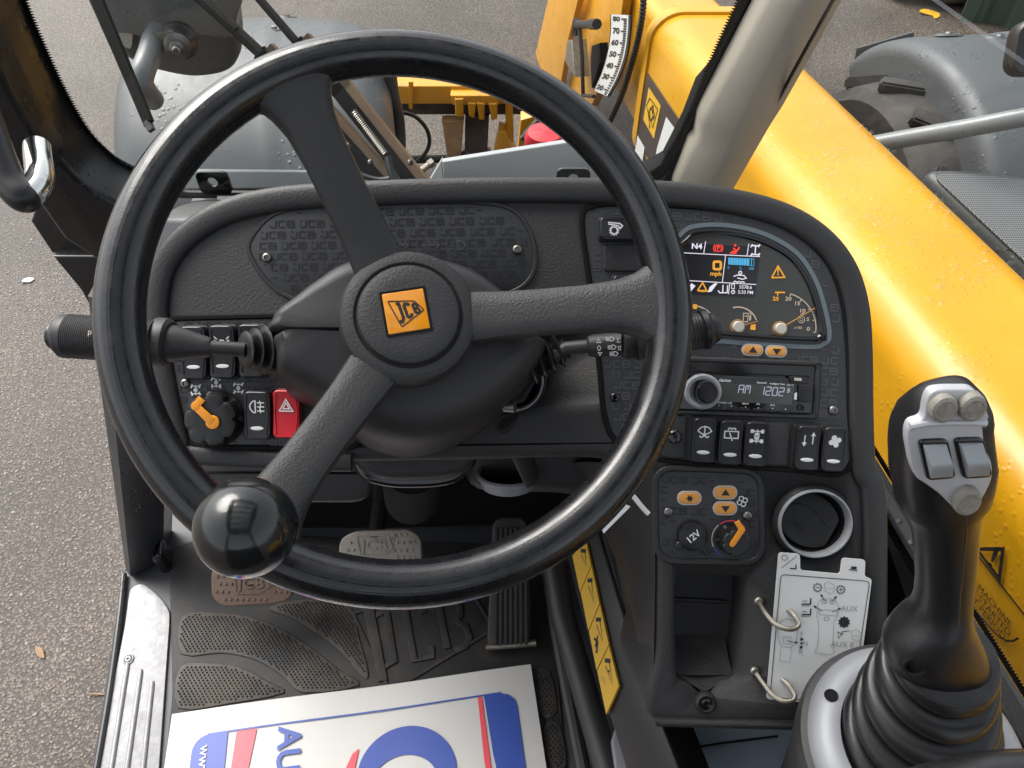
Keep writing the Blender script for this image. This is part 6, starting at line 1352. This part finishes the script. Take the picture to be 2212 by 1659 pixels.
# aluminium sill plate
AZ = lambda x, y: (x * .349, 1080 + y * .349)
sp_ = thing('sill_plate', 'scuffed bare aluminium kick plate on the door sill', 'sill plate', onz(*AZ(880, 1300), 0))
AF_ = Fr(onz(*AZ(880, 1300), .004), (0, 0, 1)); al = lambda x, y: AF_.uv(*AZ(x, y))
mb = MB(); mb.poly(spline([al(*p) for p in ((862, 522), (905, 532), (985, 600), (1040, 675), (1050, 740), (1040, 900))], 4) + [al(975, 1800), al(590, 1800)] + spline([al(*p) for p in ((690, 1200), (770, 800), (800, 590), (820, 545), (862, 522))], 4)[:-1], -.003, .001, .0008); pl_ = mb.build('plate', M['alu'], sp_, AF_)
for a, b in (((795, 1000), (665, 1830)), ((876, 1046), (765, 1830)), ((946, 1120), (870, 1830))):
    (u0, v0), (u1, v1) = al(*a), al(*b); mb = MB(); P_ = [(u0 + (u1 - u0) * t, v0 + (v1 - v0) * t, .0005) for t in (0, .01, .04, .5, 1)]; mb.tube(P_, [.0008, .003, .0042, .0042, .0042], 12, flat_=1); mb.build('pressed_rib', M['alu'], sp_, AF_)
u, v = al(797, 988); mb = MB(); mb.lathe([(.0085, .001), (.0080, .003), (.0060, .0035), (.0052, .002), (.0045, .0042), (.0018, .0044), (.0015, .002), (0, .002)], 24, c=(u, v, 0)); mb.build('screw', M['alu'], sp_, AF_)
mb = MB(); mb.tube(spline([tuple(onz(*p, .006)) for p in ((268, 1240), (259, 1330), (239, 1480), (209, 1659), (180, 1820))], 6), .0045, 10); tag(mb.build('sill_edge_trim', M['post']), 'dark rubber edge trim along the outside of the sill', 'trim')
# pedals
def pedal(name, lab, quad, z, tilt, m, studs, emb):
    c = onz((quad[0][0] + quad[2][0]) / 2, (quad[0][1] + quad[2][1]) / 2, z); F_ = Fr(c, (0, -sin(tilt), cos(tilt))); t = thing(name, lab, 'pedal', (c.x, c.y, 0))
    o = rpoly(F_.uvs(quad), .014, 5); mb = MB(); mb.poly(o, -.008, 0, .003); mb.build('pedal_pad', m, t, F_)
    xs = [p[0] for p in o]; ys = [p[1] for p in o]; b = MB(); inn = inset(clean(ccw(o)), .007)
    for r in range(12):
        for k in range(30):
            x = min(xs) + .006 + k * .0085 + (r % 2) * .004; y = max(ys) - .008 - r * .011
            if inside((x, y), inn) and not (abs(x) < .028 and abs(y + emb) < .020): b.lathe([(.0026, -.0005), (.0018, .0016), (0, .0022)], 6, c=(x, y, 0))
    tag(b.build('grip_studs', m, t, F_), kind='stuff')
    mb = MB(); mb.text('JCB', .016, 0, -emb, .0018, bold=.02, sx=1.1); T3 = [(-.026, .013 - emb), (.020, .015 - emb), (.027, -.004 - emb), (.012, -.014 - emb), (-.020, -.014 - emb)]; mb.stroke(T3, .002, .0018, True); mb.build('raised_lettering', m, t, F_)
    mb = MB(); mb.tube([tuple(F_.p(0, -.01, -.008)), tuple(F_.p(0, .05, -.05)), (c.x, .70, max(.12, z + .1))], .012, 10); mb.build('pedal_arm', M['matt'], t)
pedal('brake_pedal', 'worn bare-metal pedal with raised dots behind the wheel rim', [(733, 1165), (765, 1147), (885, 1143), (910, 1160), (914, 1240), (728, 1250)], .16, rad(35), M['pedal'], True, .016)
pedal('brake_pedal', 'rusty brown pedal below the spinner knob', [(455, 1225), (640, 1215), (630, 1295), (590, 1305), (480, 1312), (456, 1290)], .11, rad(30), M['rustpedal'], True, 0)
ap = thing('accelerator_pedal', 'ribbed black accelerator pedal at the right of the footwell', 'pedal', onz(1100, 1400, 0))
APF = Fr(onz(1100, 1405, .02), (0, -.55, .85)); o = rpoly(APF.uvs([(1064, 1130), (1080, 1117), (1128, 1118), (1140, 1135), (1148, 1300), (1146, 1398), (1062, 1408), (1052, 1385)]), .008); mb = MB(); mb.poly(o, -.012, 0, .003); mb.build('pedal_base', M['pedalrubber'], ap, APF)
for k in range(7):
    x = 1072 + k * 10.5; mb = MB(); a, b = APF.uv(x, 1140), APF.uv(x - 2 + k * .6, 1392); limb(mb, a, b, .0022, .0024, -.001, .004); mb.build('rubber_rib', M['pedalrubber'], ap, APF)
mb = MB(); mb.tube([tuple(APF.p(*APF.uv(1050, 1400), -.004)), tuple(APF.p(*APF.uv(1158, 1390), -.004))], .0055, 12); mb.build('hinge_pin', M['dull'], ap)
# printed board on the floor
TL, TR = onz(372, 1543, .012), onz(1146, 1437, .012); ex = (TR - TL).normalized()
SG = Fr(TL, (0, 0, 1), ex); W_ = (TR - TL).length; H_ = .42; sgn = thing('printed_sign', 'white board with blue and red print lying on the cab floor', 'sign', TL)
g2 = lambda x, y: SG.uv(*FZ(x, y)); mb = MB()
nx_, ny_ = 60, 40; vs = []; fs = []
bend = lambda u, v: .005 * sin(u / W_ * pi * 1.5 + .4) ** 2 + .010 * max(0, -v / H_) * (u / W_)
for j in range(ny_ + 1):
    for i in range(nx_ + 1): u, v = W_ * i / nx_, -H_ * j / ny_; vs.append((u, v, bend(u, v)))
for j in range(ny_):
    for i in range(nx_): a = j * (nx_ + 1) + i; fs.append((a, a + 1, a + nx_ + 2, a + nx_ + 1))
nv = len(vs); vs2 = vs + [(x, y, z - .004) for x, y, z in vs]; fs2 = fs + [tuple(nv + k for k in f[::-1]) for f in fs]
edge = [i for i in range(nx_ + 1)] + [(j + 1) * (nx_ + 1) + nx_ for j in range(ny_)] + [ny_ * (nx_ + 1) + i for i in range(nx_ - 1, -1, -1)] + [j * (nx_ + 1) for j in range(ny_ - 1, 0, -1)]
for k in range(len(edge)): a, b = edge[k], edge[(k + 1) % len(edge)]; fs2.append((a, nv + a, nv + b, b))
bd = MB().add(vs2, fs2).build('board', M['paper'], sgn, SG)
def printed(name, polys, m, w, strokes=()):
    mb = MB()
    for p in polys: mb.flat(p, 0)
    for s_, wd, cl in strokes: mb.stroke(s_, wd, 0, cl)
    bm = bmesh.new(); vv = [bm.verts.new(v) for v in mb.v]
    for f in mb.f:
        try: bm.faces.new([vv[i] for i in f])
        except ValueError: pass
    bmesh.ops.triangulate(bm, faces=bm.faces)
    bmesh.ops.subdivide_edges(bm, edges=[e for e in bm.edges if e.calc_length() > .02], cuts=5, use_grid_fill=True)
    bmesh.ops.triangulate(bm, faces=bm.faces); bm.verts.ensure_lookup_table(); bm.verts.index_update()
    out = MB(); out.add([(v.co.x, v.co.y, bend(v.co.x, v.co.y) + w + .0008) for v in bm.verts], [tuple(v.index for v in f.verts) for f in bm.faces]); bm.free()
    return out.build(name, m, bd, SG, smooth=0)
lx, rx, ty = .055, W_ - .028, -.036
by = -.395
A_ = g2(490, 1030)[0]; lx = A_
fr_o = rr(lx, by, rx, ty, .022, 6)
printed('blue_band', [[(lx + .048, by + .001), (lx + .048, ty - .001)] + [p for p in rr(lx, by, lx + .1, ty, .022, 6) if p[0] < lx + .045]], M['blue'], .0008)
printed('red_stripe', [[(lx + .060, ty - .002), (lx + .088, ty - .002), (lx + .074, ty - .10), (lx + .066, ty - .2), (lx + .064, by + .002), (lx + .056, by + .002), (lx + .053, ty - .15), (lx + .055, ty - .08)]], M['redprint'], .0008)
printed('blue_line', [], M['blue'], .0009, [([(lx + .02, ty), (rx - .02, ty)], .0022, False)])
printed('blue_corner', [[(rx - .046, ty - .0005), (rx - .022, ty - .0005), (rx - .010, ty - .004), (rx - .002, ty - .012), (rx, ty - .022), (rx, by), (rx - .02, by), (rx - .016, by + .1), (rx - .030, ty - .18), (rx - .042, ty - .08)]], M['blue'], .0008)
printed('red_curve', [[(rx - .055, ty - .002), (rx - .049, ty - .002), (rx - .047, ty - .09), (rx - .036, ty - .19), (rx - .022, by + .1), (rx - .026, by + .1), (rx - .043, ty - .19), (rx - .055, ty - .09)]], M['redprint'], .0008)
cx_, cy_ = g2(1390, 1180); cy_ -= .012; R1, R2 = .068, .046
ring_o = ell(cx_, cy_, R1, R1 * .92, 40, -20, 200); ring_i = ell(cx_ - .004, cy_ - .014, R2, R2 * .85, 40, -20, 200)
mb = MB(); printed('blue_arc', [[ring_o[k], ring_o[k + 1], ring_i[k + 1], ring_i[k]] for k in range(39)], M['blue'], .0008)
printed('red_swoosh', [[g2(*p) for p in ((1188, 1110), (1170, 1200), (1165, 1260), (1120, 1260), (1135, 1190), (1160, 1135))], ell(cx_ + .003, cy_ - .022, .030, .024, 20)], M['redprint'], .0010)
def rtext(t, h, u, v, m, name):
    mb = MB(); mb.text(t, h, u, v, 0, rot=rad(-90), align='LEFT', bold=.022 if h > .02 else .005); mb.v = [(a, b, bend(a, b) + .0028) for a, b, c in mb.v]; return mb.build(name, M[m], bd, SG, smooth=0)
u, v = g2(893, 1020); rtext('AU', .031, u, v, 'blue', 'lettering'); u, v = g2(538, 1098); rtext('www', .014, u, v, 'paper', 'lettering')
# yellow warning stickers on the footwell duct
SKF = Fr(onx(1300, 1400, .112), (-.80, -.15, .58), (.10, -.97, -.1)); yz = lambda p: (1209.6 + p[0] * .3229, 1123.2 + p[1] * .3229)
du = thing('heater_duct', 'black heater duct between the floor and the side console', 'duct', (.1, .3, 0))
DF_ = Fr(SKF.o - SKF.z * .004, SKF.z, SKF.x); mb = MB(); mb.poly(DF_.uvs([(1205, 1130), (1290, 1130), (1350, 1330), (1400, 1480), (1480, 1700), (1360, 1700), (1300, 1500), (1240, 1280)]), -.05, 0, .006); mb.build('duct_face', M['black'], du, DF_)
mb = MB(); mb.tube([tuple(onz(x, y, z)) for x, y, z in ((1190, 1180, .10), (1215, 1330, .09), (1265, 1500, .08), (1320, 1690, .08))], .018, 12); mb.build('duct_edge', M['shroud'], du)
mb = MB(); mb.tube([tuple(onz(x, y, z)) for x, y, z in ((1178, 1200, .03), (1200, 1350, .03), (1232, 1520, .03), (1265, 1690, .03))], .010, 10); mb.build('lower_bead', M['shroud'], du)
stks = (((85, 240), (160, 150), (178, 150), (210, 300), (135, 480)), ((140, 484), (213, 306), (266, 558), (191, 738)), ((196, 744), (269, 566), (328, 830), (246, 1003)), ((251, 1010), (330, 842), (396, 1110), (311, 1300)))
for i, pts in enumerate(stks):
    pl = SKF.uvs([yz(p) for p in pts]); t = thing('warning_sticker', ('topmost yellow warning sticker under the wheel rim on the duct', 'second yellow warning sticker down the heater duct', 'third yellow warning sticker with running figure on the duct', 'lowest yellow warning sticker on the heater duct')[i], 'sticker', SKF.p(*pl[0]), 'yellow stickers on the duct')
    mb = MB(); mb.poly(pl, -.003, .0005); s_ = mb.build('sticker_film', M['decalyellow'], t, SKF, smooth=0)
    c = Vector((sum(p[0] for p in pl) / len(pl), sum(p[1] for p in pl) / len(pl))); mb = MB(); P4 = [pl[0], pl[-3], pl[-2], pl[-1]]
    a, b, d = (Vector(yz(pts[-3])), Vector(yz(pts[-2])), Vector(yz(pts[-1])))
    S = lambda fx, fy: SKF.uv(*(a.lerp(b, fy) * (1 - fx) + Vector(yz(pts[0])).lerp(d, fy) * fx))
    mb.stroke([S(.12, .30), S(.42, .10)], .005, .001); mb.stroke([S(.18, .25), S(.30, .75), S(.45, .22)], .0012, .001, False)
    if i == 2: mb.stroke([S(.75, .35), S(.60, .55), S(.80, .7)], .003, .001); mb.stroke([S(.5, .45), S(.8, .55)], .0022, .001)
    if i == 3: mb.stroke([S(.32, .40), S(.36, .42)], .003, .001)
    mb.build('pictogram', M['ink'], s_, SKF, smooth=0)
# plates right of the duct
P1 = [onz(x, y, .10) for x, y in ((1355, 1490), (1395, 1550), (1440, 1760), (1340, 1760), (1320, 1600))]
mb = MB(); mb.poly([tuple(p)[:2] for p in P1], .06, .10, .004); tag(mb.build('seat_base_plate', M['lavender']), 'pale mauve grey plate edge beside the heater duct', 'plate')
P1 = [onz(x, y, .16) for x, y in ((1440, 1560), (1720, 1560), (1720, 1800), (1500, 1800))]
mb = MB(); mb.poly([tuple(p)[:2] for p in P1], .10, .16, .004); pp_ = mb.build('battery_cover', M['bluegrey']); tag(pp_, 'blue grey metal cover below the side console', 'cover')
mb = MB(); mb.tube([tuple(onz(x, y, .1615)) for x, y in ((1462, 1680), (1463, 1640), (1480, 1618), (1560, 1605), (1680, 1590))], .0012, 6); mb.build('panel_gap', M['matt'], pp_)
mb = MB(); mb.lathe([(.006, 0), (.0055, .003), (0, .004)], 12, c=tuple(onz(1467, 1652, .161))); mb.build('screw', M['dull'], pp_)

# ================================================================ cab roof and rear (outside the picture, shade the cab)
mb = MB(); RZ = 1.72
for a, b in (((-.62, -.75), (-.42, .86)), ((.30, -.75), (.52, .86)), ((-.42, .70), (.30, .86)), ((-.42, -.75), (.30, -.45))): mb.box((a[0], a[1], RZ), (b[0], b[1], RZ + .08))
for k in range(5): y = -.42 + k * .225; mb.box((-.42, y, RZ + .01), (.30, y + .06, RZ + .06))
tag(mb.build('cab_roof', M['frame']), kind='structure')
mb = MB(); mb.box((-.60, -.75, -.1), (.55, -.70, .95)); mb.box((-.60, -.75, .9), (-.52, -.68, RZ)); mb.box((.44, -.75, .9), (.52, -.68, RZ)); tag(mb.build('cab_rear_wall', M['matt']), kind='structure')
